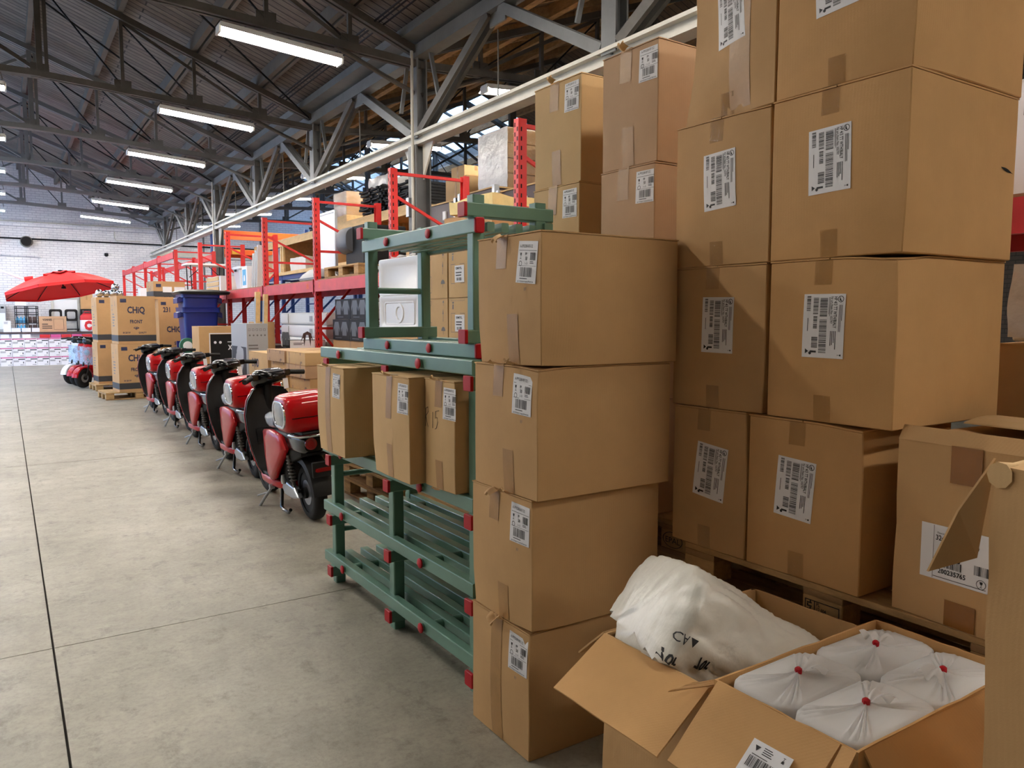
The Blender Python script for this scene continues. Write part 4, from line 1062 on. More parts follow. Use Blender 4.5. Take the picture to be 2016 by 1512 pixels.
def make_scooter():
    t = thing('electric_scooter', 'x', 'scooter', (0, 0, 0), 0, 'electric scooters')
    WB = 1.20
    wheel(t, 0, 'rear_wheel'); wheel(t, WB, 'front_wheel')
    # front fork, fender
    MB().cyl((WB, -.075, .225), (WB-.10, -.075, .58), .020, 10).cyl((WB, .075, .225), (WB-.10, .075, .58), .020, 10).build('fork', 'matte_black', t, smooth=40)
    fd = [[(WB+r*math.cos(a), y, .225+r*math.sin(a)) for y, r in ((-.078, .235), (-.07, .262), (0, .275), (.07, .262), (.078, .235))] for a in [rad(q) for q in range(5, 166, 16)]]
    f = MB(); f.loft(fd, caps=False, closed=False)
    f.build('front_fender', 'scooter_red', t, smooth=60)
    # leg shield: red outer shell, black inner panel with pocket
    def shield(dx, k, mat, name, sm=50):
        rows = []
        for z, x, w in ((.27, .80, .165), (.34, .87, .19), (.48, .925, .215), (.62, .96, .23), (.78, .985, .228), (.90, 1.0, .195), (.99, 1.015, .13)):
            row = []
            for q in range(11):
                v = q/5-1; row.append((x+dx-(.055*v*v)*1.0+k*.0, v*w*(1.0+.0*k), z-.015*v*v))
            rows.append(row)
        vs = [p for r in rows for p in r]; m = len(vs)
        vs2 = [(p[0]+.035*(1-(p[1]/.235)**2)+.012, p[1], p[2]) for p in vs]
        fs = [(i*11+j, i*11+j+1, (i+1)*11+j+1, (i+1)*11+j) for i in range(6) for j in range(10)]
        rim = [i for i in range(11)] + [i*11+10 for i in range(1, 7)] + [66+j for j in range(9, -1, -1)] + [i*11 for i in range(5, 0, -1)]
        L_ = len(rim)
        side = [(rim[i], rim[(i+1) % L_], rim[(i+1) % L_]+m, rim[i]+m) for i in range(L_)]
        return MB().add(vs+vs2, [tuple(reversed(f_)) for f_ in fs]+[tuple(q+m for q in f_) for f_ in fs]+side).build(name, mat, t, smooth=sm)
    inn = shield(0, 0, 'matte_black', 'inner_panel'); shield(.05, 0, 'scooter_red', 'leg_shield')
    MB().patch(lambda u, v, k: Vector((.945+.02*v-.035*math.sin(PI*u)*(1-k*.4)*(.4+.6*v)-.04*(2*u-1)**2, (u-.5)*.30, .50+.14*v)), 10, 4, True).build('pocket', 'matte_black', inn, smooth=50)
    MB().lathe([(.001, .0), (.022, .0), (.022, .01), (.001, .012)], 14, (.955, -.02, .70), 'x').build('key_switch', 'chrome', inn, smooth=40)
    MB().tube([(.955, .0, .68), (.935, .0, .68), (.93, .0, .66)], .007, 6).build('bag_hook', 'chrome', inn)
    # front light and side wings
    MB().lathe([(.07, 0), (.068, .02), (.05, .035), (.001, .04)], 18, (1.075, 0, .80), 'x').build('headlight', 'lens_grey', t, smooth=50)
    # floor board with red sill
    MB().loft([[(x, p[0], z+p[1]) for p in rrect(w, .035, .012, 3)] for x, w, z in ((.44, .30, .285), (.60, .33, .278), (.82, .33, .278), (.90, .30, .30))]).build('foot_board', 'matte_black', t, smooth=50)
    MB().patch(lambda u, v, k: Vector((.50+.33*u, (v-.5)*.22, .298+.003*k)), 6, 3, True).build('foot_mat', 'grey_plastic', t)
    sil = MB().loft([[(x, p[0], z+p[1]) for p in rrect(w, h, .025, 4)] for x, w, z, h in ((.30, .20, .23, .05), (.42, .31, .235, .08), (.62, .345, .232, .075), (.80, .345, .235, .075), (.90, .31, .265, .07), (.955, .24, .33, .06))])
    sil.build('sill', 'scooter_red', t, smooth=50)
    # body under the seat: black core and two red side panels
    shell([(.58, .28), (.63, .45), (.62, .66), (.40, .70), (.05, .70), (-.16, .66), (-.12, .54), (.10, .46), (.30, .27)], [.12, .13, .14, .15, .15, .12, .11, .12, .10], 'body', 'matte_black', t)
    for s_ in (-1, 1):
        pts = [(.60, .30), (.64, .46), (.625, .675), (.40, .705), (.16, .685), (.065, .575), (.20, .46), (.40, .285), (.50, .255)]
        rings = []
        cx, cz = .40, .50
        for d_, k in ((.145, .97), (.172, 1.0), (.188, .93), (.197, .72), (.200, .3)):
            rings.append([(cx+(p[0]-cx)*k, s_*(d_-.02*abs(p[0]-cx)*2), cz+(p[1]-cz)*k) for p in (pts if s_ > 0 else pts)])
        MB().loft(rings).build('side_panel', 'scooter_red', t, smooth=60)
    # seat in clear wrapping
    rings = []
    for x, w, z, h in ((.66, .10, .700, .03), (.63, .20, .705, .07), (.50, .25, .715, .085), (.30, .27, .725, .08), (.10, .25, .735, .08), (-.12, .18, .745, .07), (-.16, .10, .745, .04)):
        rings.append([(x, p[0], z+h*.4+p[1]) for p in rrect(w, h, h*.42, 4)])
    st = MB().loft(rings).build('seat', 'matte_black', t, smooth=60)
    MB().loft([[(p[0]+.006*noise.noise(Vector(p)*31), p[1]*1.10+.012*noise.noise(Vector(p)*27), p[2]+.012+.016*noise.noise(Vector(p)*33)) for p in [(x+.012, q[0], z+h*.4+q[1]) for q in rrect(w+.03, h+.03, h*.45, 4)]] for x, w, z, h in ((.68, .10, .700, .03), (.65, .21, .705, .075), (.58, .24, .71, .085), (.50, .26, .715, .09), (.40, .27, .72, .09), (.30, .28, .725, .085))]).build('seat_wrap', 'film_blue', st, smooth=80)
    # tail with round lamps
    MB().loft([[(x, p[0], z+p[1]) for p in rrect(w, h, .04, 4)] for x, w, z, h in ((.10, .27, .63, .15), (-.10, .27, .64, .15), (-.22, .25, .645, .14), (-.26, .22, .65, .11))]).build('tail', 'gloss_black', t, smooth=50)
    for y in (-.062, .062):
        MB().lathe([(.048, 0), (.046, -.012), (.034, -.014), (.030, -.010), (.001, -.012)], 20, (-.258, y, .655), 'x').build('tail_lamp', 'lens_red', t, smooth=40)
    MB().tube([(-.02, -.15, .70), (-.25, -.14, .715), (-.30, -.08, .72), (-.30, .08, .72), (-.25, .14, .715), (-.02, .15, .70)], .012, 8).build('grab_rail', 'chrome', t, smooth=50)
    # rear mud guard with reflector
    MB().loft([[(-r*math.cos(a)+.0, y, .225+r*math.sin(a)) for y, r in ((-.09, .25), (-.08, .285), (0, .30), (.08, .285), (.09, .25))] for a in [rad(q) for q in range(100, -1, -12)]], caps=False, closed=False).build('mud_guard', 'matte_black', t, smooth=60)
    MB().bx(-.315, -.295, -.085, .085, .40, .52).build('plate_holder', 'matte_black', t, bevel=.008)
    MB().loft([[(x, p[0], .455+p[1]) for p in rrect(.13-e, .032-e, .014, 4)] for x, e in ((-.314, 0), (-.322, .004))]).build('reflector', 'lens_red', t, smooth=40)
    # swing arm, motor cover, shock, stands
    MB().prism([(-.04, .20), (.10, .17), (.30, .17), (.36, .22), (.30, .29), (.05, .27)], .085, .135).build('motor_cover', 'alloy', t, bevel=.012)
    MB().bar((.0, -.10, .23), (.42, -.10, .25), .03, .06).bar((.0, .10, .23), (.42, .10, .25), .03, .05).build('swing_arm', 'matte_black', t)
    for s_ in (-1, 1):
        k = MB().cyl((.06, s_*.12, .28), (.12, s_*.13, .52), .016, 8)
        for q in range(7): k.lathe([(.026, 0), (.030, .006), (.026, .012)], 12, (.07+.008*q, s_*.121, .32+.026*q))
        k.build('shock_absorber', 'steel_dark', t, smooth=40)
    MB().lathe([(.001, 0), (.018, .0), (.022, .03), (.014, .07), (.001, .07)], 12, (.17, .17, .29), 'z').build('peg', 'alloy', t, smooth=40)
    MB().tube([(.40, .12, .20), (.36, .15, .06), (.30, .155, .045), (.16, .155, .05), (.12, .15, .08)], .014, 8).build('centre_stand', 'gloss_black', t, smooth=40)
    MB().tube([(.56, .16, .19), (.66, .215, .07), (.695, .24, .012)], .012, 8).bx(.665, .745, .228, .275, .0, .010).tube([(.60, .18, .14), (.74, .24, .095)], .007, 6).lathe([(.001, -.02), (.022, -.02), (.022, .02), (.001, .02)], 10, (.55, .165, .195), 'y').build('side_stand', 'galv', t, smooth=40)
    # top case: glossy red, dark oval in a bright ring on either side
    rings = []
    for y, k in ((-.235, .55), (-.233, .80), (-.222, .93), (-.19, 1), (-.10, 1.04), (0, 1.05), (.10, 1.04), (.19, 1), (.222, .93), (.233, .80), (.235, .55)):
        rings.append([(-.115+p[0]*k, y, (.885)+p[1]*k+(.012 if p[1] > 0 else 0)*(1-(y/.24)**2)) for p in rrect(.375, .275, .105, 6)])
    tc = MB().loft(rings).build('top_case', 'scooter_red', t, smooth=60)
    MB().tube([(-.115+.182*math.cos(2*PI*k/28), 0, 0) for k in range(1)]*2, .001, 4) if False else None
    for s_ in (-1, 1):
        out = rrect(.285, .195, .09, 6)
        MB().loft([[(-.115+p[0]*k, s_*y, (.885)+p[1]*k) for p in out] for y, k in ((.225, 1.06), (.243, 1.06), (.246, 1.0), (.243, .90), (.236, .88))]).build('ring', 'chrome', tc, smooth=50)
        MB().loft([[(-.115+p[0]*k, s_*y, (.885)+p[1]*k) for p in out] for y, k in ((.225, .9), (.240, .9), (.246, .6), (.247, .1))]).build('side_window', 'lens_grey', tc, smooth=60)
    MB().patch(lambda u, v, k: Vector((-.115+(.197+.002*k)*math.cos(PI*1.0)*1.0, (u-.5)*.40, .865+.006*v)), 8, 1, True).build('lid_seam', 'gloss_black', tc)
    MB().lathe([(.018, 0), (.018, -.010), (.010, -.012), (.001, -.010)], 12, (-.311, -.02, .855), 'x').build('lock', 'chrome', tc, smooth=40)
    MB().bar((-.322, -.02, .84), (-.318, -.02, .78), .010, .004).build('key', 'alloy', tc)
    MB().bx(-.26, .04, -.12, .12, .715, .748).build('case_rack', 'matte_black', t, bevel=.01)
    # steering: turned to the left lock
    UP = .09; pv = Vector((1.00, 0, .93)); ang = rad(32)
    rot = lambda p: Vector((pv.x + (p[0]-pv.x)*math.cos(ang) - (p[1])*math.sin(ang), (p[0]-pv.x)*math.sin(ang) + p[1]*math.cos(ang), p[2]+UP))
    bar_ = MB().tube([rot(p) for p in ((.90, .36, .985), (.955, .22, 1.00), (.985, .10, .985), (.985, -.10, .985), (.955, -.22, 1.00), (.90, -.36, .985))], .016, 8).build('handlebar', 'matte_black', t, smooth=40)
    for s_ in (-1, 1):
        MB().cyl(rot((.945, s_*.245, 1.0)), rot((.893, s_*.375, .984)), .022, 12).build('grip', 'matte_black', bar_, smooth=40)
        MB().tube([rot(p) for p in ((.985, s_*.20, 1.0), (1.00, s_*.25, 1.0), (.965, s_*.36, .985))], .007, 6).build('brake_lever', 'gloss_black', bar_, smooth=40)
        MB().bx(-.036, .036, -.04, .04, -.028, .028).mapped(lambda p: rot((p.x+.965, p.y+s_*.20, p.z+1.0))).build('switch_pod', 'gloss_black', bar_, bevel=.008)
    ck = MB(); rings = []
    for x, w, z, h in ((.84, .13, .985, .04), (.875, .24, .99, .085), (.95, .32, .99, .13), (1.03, .30, .975, .16), (1.085, .22, .955, .14), (1.11, .11, .94, .07)):
        rings.append([rot((x, p[0], z+p[1])) for p in rrect(w, h, min(w, h)*.42, 4)])
    ck.loft(rings).build('cowl', 'gloss_black', t, smooth=60)
    MB().patch(lambda u, v, k: rot((.875+.10*v, (u-.5)*.17, 1.034+.022*v+.003*k)), 4, 3, True).build('dash_screen', 'lens_grey', t)
    MB().cyl((.985, 0, 1.04), (1.045, 0, .60), .035, 12).build('steering_column', 'matte_black', t, smooth=40)
    MB().patch(lambda u, v, k: rot((.838-.003*k-.004*v, -.085+.06*u, .965-.09*v)), 2, 2, True).build('price_tag', 'label_white', t)
    return t
SC = make_scooter()
spots = [((1.985, 5.88), 0, 'red electric scooter with top case parked next to the green rack'), ((2.055, 7.76), 0, 'second red scooter in the line from the green rack'), ((2.10, 9.65), -1, 'third red scooter, middle of the line of five'),
         ((2.135, 11.52), 0, 'fourth red scooter in the line, handlebar before the blue bins'), ((2.17, 13.56), -2, 'last red scooter of the line, before the stacked fridge cartons')]
for k, ((x, y), a, lb_) in enumerate(spots):
    o = SC if k == 0 else dup(SC, (x, y, 0))
    o['label'] = lb_; o.location = (x, y, 0); o.rotation_euler = (rad(-4.0), 0, rad(90 - a)); o.location.z = .004
far = [((1.42, 19.95), 'scooter_red', 'red scooter facing the aisle beyond the stacked fridge cartons'), ((1.36, 20.58), 'scooter_red', 'middle scooter of the three facing the aisle, red front fender'), ((1.27, 21.2), 'scooter_white', 'white scooter facing the aisle, farthest of its row')]
for (x, y), mt, lb_ in far:
    hx, hy = -.75, -.66; a = math.atan2(hy, hx)
    o = dup(SC, (x-hx*1.2, y-hy*1.2, .004), a, lb_, {'scooter_red': mt} if mt != 'scooter_red' else None); o.rotation_euler = (rad(-2), 0, a); o['group'] = 'scooters facing the aisle'
    r_ = MB().loft([[Vector((1.08+.05*noise.noise(Vector((z*7, k, 1)))+.04*math.cos(2*PI*k/12), .20*math.sin(2*PI*k/12)*(1+.2*noise.noise(Vector((z*5, k, 4)))), z)) for k in range(12)] for z in (.52, .60, .70, .80, .88, .93)], caps=False).build('front_wrap', 'film_blue', o, smooth=70)
ORDN = ['first','second','third','fourth','fifth','sixth','seventh','eighth','ninth','tenth']
# ================================================================== red pallet racks
def rack(name, label, ys, beams, x0=3.6, x1=4.5, top=3.215, mats=('rack_red', 'rack_beam_red'), slots=True, deck_=None, skip=()):
    t = thing(name, label, 'pallet rack', (0, 0, 0))
    a, b = mats
    for k, y in enumerate(ys):
        for x, s_ in ((x0, 1), (x1, -1)):
            u = MB().bx(x-.04, x+.04, y-.035, y-.032, 0, top).bx(x-.04, x+.04, y+.032, y+.035, 0, top).bx(x-.04*s_-.002, x-.04*s_+.002, y-.035, y+.035, 0, top).build('upright', a, t)
            MB().bx(x-.07, x+.07, y-.07, y+.07, 0, .008).build('foot_plate', a, u)
            if slots and s_ > 0 and y < 16:
                m = MB(); z = .3
                while z < top-.05:
                    for dy in (-.018, .018):
                        zz = z + (.038 if dy > 0 else 0); m.bx(x-.0435, x-.0405, y+dy-.006, y+dy+.006, zz, zz+.034)
                    for xx in (-.014,): m.bx(x+xx-.006, x+xx+.006, y-.0365, y-.0350, z, z+.034)
                    z += .076
                o = m.build('slot_row', 'slot_black', u); o['kind'] = 'stuff'  # black blocks stand in for the shade inside the punched holes
        for z in (.35, 1.45, 2.50, top-.05): MB().bx(x0+.03, x1-.03, y-.016, y+.016, z-.016, z+.016).build('cross_tie', a, t)
        for z0, z1, s_ in ((.40, 1.40, 1), (1.50, 2.45, -1), (2.52, top-.30, 1)):
            p, q = ((x0+.04, z1), (x1-.04, z0)) if s_ > 0 else ((x0+.04, z0), (x1-.04, z1))
            MB().bar((p[0], y, p[1]), (q[0], y, q[1]), .026, .03).build('brace', a, t)
    for k in range(len(ys)-1):
        if k in skip: continue
        for z in beams:
            for x, s_ in ((x0-.03, -1), (x1+.03, 1)):
                be = MB().bx(x-.022, x+.022, ys[k]+.036, ys[k+1]-.036, z-.15, z).bx(x-.024, x+.024, ys[k]+.036, ys[k]+.06, z-.18, z+.02).bx(x-.024, x+.024, ys[k+1]-.06, ys[k+1]-.036, z-.18, z+.02).build('beam', b, t)
                if s_ < 0 and z < 2.5 and 7 < ys[k] < 16:
                    i = Ink().text('51', .16, .05, .07, bold=.03).text('505', 2.14, .05, .07, bold=.03)
                    i.on((x-.0235, ys[k+1]-.036, z-.15), (0, -1, 0), (0, 0, 1), (-1, 0, 0), .001).build('number', 'rack_orange', be)
            if deck_ and z < 2.5:
                for j in range(4): MB().bx(x0-.02+.235*j, x0-.02+.235*j+.23, ys[k]+.04, ys[k+1]-.04, z-.0, z+.018).build('deck_board', 'wood_old', t)  # boards widened to close the gaps and darken the bay below
    return t
YS1 = [.38, 2.87, 5.36, 7.85, 10.34, 12.83, 15.32, 17.81]
rack('red_pallet_rack', 'long red pallet rack running behind the scooters and cartons', YS1, [2.10], deck_=True)
rack('far_red_rack', 'far red pallet rack with empty top beams before the brick wall', [20.65, 23.1, 25.6, 28.1, 30.6], [2.10, 3.215], top=3.27, slots=False)
# blue and orange rack standing crosswise behind
bo = thing('orange_beam_rack', 'rack with blue uprights and orange beams standing crosswise behind the red rack', 'pallet rack', (0, 0, 0))
for x in (4.93, 7.6):
    for y in (21.75, 22.75):
        MB().bx(x-.045, x+.045, y-.04, y+.04, 0, 4.2).build('upright', 'rack_blue', bo)
for z in (3.93, 3.42):
    for y in (21.70, 22.80):
        be = MB().bx(4.98, 7.55, y-.025, y+.025, z-.13, z).build('beam', 'rack_orange', bo)
MB().bx(5.2, 5.45, 21.66, 21.675, 3.30, 3.42).build('sticker', 'rack_yellow', bo)
for z in (.5, 2.0, 3.2): MB().bx(4.91, 4.95, 21.8, 22.7, z-.02, z+.02).bx(7.58, 7.62, 21.8, 22.7, z-.02, z+.02).build('cross_tie', 'rack_blue', bo)
MB().bx(4.99, 7.54, 21.73, 22.77, 3.42, 3.44).build('deck_panel', 'plywood', bo)

# ================================================================== timber shelf above blue racking
ts = thing('timber_shelf', 'long timber shelf of plywood boxes on blue racking behind the red rack', 'shelving', (0, 0, 0))
X0, X1, ya, yb = 5.6, 6.6, 11.45, 20.9
MB().bx(X0, X1, ya, yb, 3.42, 3.45).build('top_panel', 'plywood', ts); MB().bx(X0, X1, ya, yb, 2.64, 2.67).build('bottom_panel', 'plywood', ts)
MB().bx(X0-.02, X0, ya, yb, 3.28, 3.445).build('front_rail', 'timber', ts); MB().bx(X0-.02, X0, ya, yb, 2.60, 2.675).build('front_rail', 'timber', ts)
MB().bx(X1-.012, X1, ya, yb, 2.67, 3.42).build('back_panel', 'plywood', ts)
MB().bx(X0, X1, ya-.02, ya, 3.28, 3.45).build('end_rail', 'timber', ts)
for y in (ya+.05, 13.8, 13.92, 16.1, 16.25, 18.5, 18.65, yb-.05):
    MB().bx(X0, X0+.05, y-.045, y+.045, 2.67, 3.42).build('stud', 'timber', ts)
    MB().bx(X1-.06, X1-.012, y-.045, y+.045, 2.67, 3.42).build('stud', 'timber', ts)
for y in (13.86, 16.17, 18.57): MB().bx(X0+.05, X1-.06, y-.008, y+.008, 2.67, 3.42).build('divider', 'plywood', ts)
for y in (ya+.1, 13.9, 16.3, 18.7, yb-.1):
    for x in (X0+.06, X1-.06): MB().bx(x-.04, x+.04, y-.04, y+.04, 0, 2.60).build('blue_upright', 'rack_blue', ts)
    MB().bar((X0+.1, y, 1.7), (X1-.1, y, 2.5), .03, .04).build('blue_brace', 'rack_blue', ts)
    MB().bx(X0+.1, X1-.1, y-.02, y+.02, 2.46, 2.5).build('blue_tie', 'rack_blue', ts)
for z in (2.60, 1.3): MB().bx(X0+.03, X0+.09, ya+.1, yb-.1, z-.1, z-.001).bx(X1-.09, X1-.03, ya+.1, yb-.1, z-.1, z-.001).build('blue_beam', 'rack_blue', ts)

def crate(label, x0, x1, y0, y1, z0, z1, mat='kraft_far', name='carton', cat='carton', group=None, tape=True, seed=1, rz=0, n=3):
    c = Carton(name, label, cat, ((x0+x1)/2, (y0+y1)/2, z0+.0005), (x1-x0, y1-y0, z1-z0-.001), rad(rz), mat, group, (.004, .004), seed, n=n)
    if tape: c.tape(0, .05, .004, z1-z0, mat='tape'); c.tape(0, .05, (z1-z0)*.6, z1-z0, f='-y', mat='tape')
    return c
def wrapped(label, x0, x1, y0, y1, z0, z1, mat='shrink', name='wrapped_load', seed=1, layers=3, core='kraft_far', cat='wrapped goods'):
    t = thing(name, label, cat, ((x0+x1)/2, (y0+y1)/2, z0+.001))
    dx, dy, dz = x1-x0, y1-y0, z1-z0
    for k in range(layers):
        MB().bx(-dx/2+.012, dx/2-.012, -dy/2+.012, dy/2-.012, dz*k/layers+.002, dz*(k+1)/layers-.004).build('inner_carton', core, t, bevel=.01)
    MB().gridbox(dx, dy, dz*.97, 9).mapped(lambda p: p + noise.noise_vector(p*7+Vector((seed, 0, 0)))*.016 + Vector((0, 0, .016))).build('wrap', mat, t, smooth=60)
    return t
# goods on and in the timber shelf
def black_frames(label, y0, y1, n, x0=5.65, w=.7, dz=.06, z0=3.452):
    t = thing('black_frame_stack', label, 'frames', (x0, y0, z0))
    for k in range(n):
        z = dz*k; j = RND.uniform(-.04, .04)
        MB().bx(j, w+j, 0, .05, z, z+dz*.8).bx(j, w+j, y1-y0-.05, y1-y0, z, z+dz*.8).bx(j, .05+j, .05, y1-y0-.05, z, z+dz*.5).bx(w-.05+j, w+j, .05, y1-y0-.05, z, z+dz*.5).bx(j-.02, .03+j, .1, .18, z, z+dz*.9).bx(j-.02, .03+j, (y1-y0)*.5, (y1-y0)*.5+.08, z, z+dz*.9).build('frame', 'ridge_black', t)
    return t
black_frames('pile of black metal frames at the far top of the timber shelf', 15.55, 16.6, 6, dz=.055)
black_frames('high pile of black frames in loose film on the timber shelf', 12.75, 13.75, 9, dz=.052)
black_frames('pile of black frames at the near end of the timber shelf top', 11.55, 12.6, 8, dz=.05)
MB().gridbox(.5, .8, .16, 8).mapped(lambda p: p + noise.noise_vector(p*5)*.07).build('film_bundle', 'shrink', None, smooth=60)
o = bpy.data.objects['film_bundle']; o.location = (6.0, 13.2, 3.97); tag(o, 'crumpled film lying on the high pile of black frames', 'film')
wrapped('film wrapped tan carton on the timber shelf top', 5.75, 6.45, 14.75, 15.45, 3.60, 4.10, 'film_clear', seed=3, layers=2)
crate('low wooden box under the film wrapped carton on the timber shelf', 5.66, 6.45, 14.5, 15.5, 3.452, 3.60, 'timber', 'wooden_box', 'box', tape=False)
t = thing('white_cabinet', 'white open cabinet carcass inside the timber shelf', 'cabinet', (5.7, 19.0, 2.672))
MB().bx(0, .45, 0, .03, 0, .62).bx(0, .45, .62, .65, 0, .62).bx(0, .45, .03, .62, 0, .03).bx(0, .45, .03, .62, .59, .62).build('carcass', 'white_plastic', t); MB().bx(.43, .45, .03, .62, .03, .59).build('back', 'grey_light', t)
wrapped('pale wrapped parcel inside the timber shelf', 5.72, 6.2, 17.2, 18.3, 2.672, 2.98, 'white_wrap', seed=9, layers=1)
crate('tan carton inside the timber shelf beside the whiteboard', 5.75, 6.3, 15.3, 15.9, 2.672, 3.1, seed=3)
crate('small tan carton deep inside the far cell of the timber shelf', 5.8, 6.3, 19.9, 20.5, 2.672, 3.2, 'kraft_pink', seed=4)
crate('large carton in the middle cell of the timber shelf', 5.9, 6.45, 16.5, 17.0, 2.672, 3.2, seed=5)
# dark cabinets with bright metal corners
def cabinet(label, y0, y1, z1, x0=5.6, x1=6.7):
    t = thing('brown_cabinet', label, 'cabinet', (x0, y0, 0), 0, 'brown cabinets'); d = y1-y0; w = x1-x0
    MB().bx(.02, w, .02, d-.02, .1, z1).build('body', 'brown_panel', t)
    for x, y in ((0, 0), (0, d), (w, 0)): MB().bx(x-.03, x+.05, y-.03, y+.03, 0, z1+.03).build('corner_post', 'galv', t)
    MB().bx(0, w, 0, d, z1, z1+.02).build('top_panel', 'timber', t)
    MB().bx(-.004, .02, d*.35, d*.35+.09, z1-.25, z1-.12).build('sticker', 'label_white', t)
    return t
cabinet('dark brown cabinet with metal corners beside the steel column', 10.02, 10.95, 3.31)
cabinet('dark brown cabinet with metal corners under the wrapped loads', 8.95, 9.9, 3.35, x1=7.1)
wrapped('tall load of brown cartons in white film on the brown cabinet', 5.9, 6.75, 9.1, 9.85, 3.39, 4.22, 'film_clear', seed=5, layers=4, core='kraft')
MB().patch(lambda u, v: Vector((5.885+.012*noise.noise(Vector((u*6, v*8, 2))), 9.08+.79*u, 3.40+.82*v)), 10, 12).build('white_sheet', 'shrink', None, smooth=60)
tag(bpy.data.objects['white_sheet'], 'white film sheet over the aisle face of the tall wrapped load', 'film')
wrapped('load in white film standing next to the tall brown wrapped load', 6.85, 7.08, 8.98, 9.6, 3.39, 4.0, 'shrink', seed=8)
crate('pale cartons lashed together on the cabinet by the steel column', 5.85, 6.5, 10.15, 10.8, 3.345, 3.72, 'kraft_pale', seed=12)
crate('small white carton on top of the pale lashed carton by the column', 5.9, 6.3, 10.3, 10.7, 3.722, 3.90, 'kraft_pale', seed=13)
crate('white carton at the rack upright behind the tall pale cartons', 6.2, 6.9, 7.9, 8.5, 3.3, 4.1, 'carton_white', seed=14)
cabinet('dark cabinet carrying the white carton behind the tall pale cartons', 7.85, 8.85, 3.26)
MB().gridbox(.6, .8, .13, 12).mapped(lambda p: p*1.0 + noise.noise_vector(p*4)*.035).build('yellow_cloth', 'yellow_soft', None, smooth=60)
o = bpy.data.objects['yellow_cloth']; o.location = (4.05, 6.45, 2.60); tag(o, 'heap of pale yellow cloth on a carton behind the upturned rack', 'cloth')
crate('carton on the red rack shelf under the yellow cloth', 3.72, 4.4, 6.0, 6.9, 2.12, 2.58, seed=15)

# ================================================================== on the red rack shelf
ZR = 2.119
make_pallet('pallet on the red rack shelf carrying the dark appliance', (4.03, 9.55, ZR), 0, 'rack shelf pallet')
t = thing('dark_appliance', 'dark grey bulky appliance with a rounded hood on a rack pallet', 'appliance', (4.03, 9.45, ZR+.149))
MB().loft([[(x, p[0], .25+p[1]) for p in rrect(.62-e, .5-e, .03, 3)] for x, e in ((.34, .02), (.33, 0), (-.22, 0), (-.24, .02))]).build('body', 'ridge_black', t, smooth=40)
MB().loft([[(p[0]-.20, y, .33+p[1]) for p in rrect(.30*k, .34*k, .13*k, 6)] for y, k in ((.06, .9), (.10, 1), (.36, 1), (.42, .9), (.46, .6))]).build('hood', 'grey_plastic', t, smooth=60)
MB().bx(-.18, .1, .3, .36, .0, .18).build('skirt', 'grey_plastic', t, bevel=.02)
t = thing('folded_shell', 'flat grey plastic shell lying at the edge of the rack shelf', 'plastic shell', (3.81, 10.88, ZR))
MB().loft([[(p[0]*.5, p[1]*1.0, z) for p in rrect(.7*k, .95*k, .18*k, 5)] for z, k in ((0, .9), (.02, 1), (.05, 1), (.11, .8), (.17, .45))]).build('shell', 'grey_light', t, smooth=40)
MB().loft([[(p[0]*.5, p[1]*1.0, z) for p in rrect(.72*k, .97*k, .18*k, 5)] for z, k in ((.028, .99), (.042, .99))]).build('edge_band', 'grey_plastic', t, smooth=40)
t = thing('whiteboard', 'white board on a stand leaning behind the red rack upright', 'whiteboard', (4.05, 11.15, ZR), rad(90))
MB().bx(-.33, .33, -.012, .012, .10, 1.0).build('board', 'label_white', t)
for s_ in (-1, 1): MB().bx(s_*.345-.015, s_*.345+.015, -.02, .02, .0, 1.02).build('frame', 'galv', t)
MB().bx(-.33, .33, -.02, .02, 1.0, 1.03).bx(-.33, .33, -.02, .02, .07, .10).build('frame', 'galv', t)
MB().bx(-.37, -.30, -.12, .12, 0, .03).bx(.30, .37, -.12, .12, 0, .03).build('foot', 'matte_black', t)
def slab_item(label, y, x, h, w, th, mat, lean=.12, z=ZR, name='white_board_slab'):
    t = thing(name, label, 'board', (x, y, z))
    MB().add([(0, 0, 0), (w, 0, 0), (w, th, 0), (0, th, 0), (0, -lean, h), (w, -lean, h), (w, th-lean, h), (0, th-lean, h)], [(0,3,2,1),(4,5,6,7),(0,1,5,4),(1,2,6,5),(2,3,7,6),(3,0,4,7)]).build('slab', mat, t, bevel=.004)
    MB().add([(-.002, .004, .02), (-.002, th-.004, .02), (-.002, th-.004-lean*.95, h*.95), (-.002, .004-lean*.95, h*.95)], [(0, 1, 2, 3)]).build('edge_strip', 'grey_light', t)
    return t
for k, (y, h) in enumerate(((13.45, .70), (13.60, .62), (13.75, .58))): slab_item('%s white board leaning on the rack shelf beside the red upright' % ('tallest', 'middle', 'shortest')[k], y, 3.62, h, .16, .05, 'white_plastic')
t = crate('white carton with blue print on the red rack shelf', 3.64, 4.0, 14.15, 14.5, ZR, 2.52, 'carton_white', tape=False, seed=20)
Ink().rect(-.13, .06, .24, .28).on(*(lambda o, eu, nn: (o, eu, (0, 0, 1), nn))(*t.face('-x')), .002, t.warp).build('print', 'blue_print', t.body)
t = thing('white_tote', 'white plastic tote bin tapering downward on the red rack shelf', 'bin', (3.85, 14.95, ZR))
MB().loft([[(p[0], p[1], z) for p in rrect(w, w*1.2, .05, 4)] for z, w in ((0, .32), (.36, .40), (.38, .44), (.42, .44), (.42, .40), (.05, .31))]).build('tub', 'white_plastic', t, smooth=40)
MB().bx(-.222, -.215, -.06, .06, .33, .37).build('handle', 'slot_black', t)
crate('pale wooden crate on the rack shelf behind the blue bins', 3.62, 4.2, 16.1, 17.35, ZR, 2.43, 'carton_white', 'plank_crate', 'crate', tape=False, seed=22)
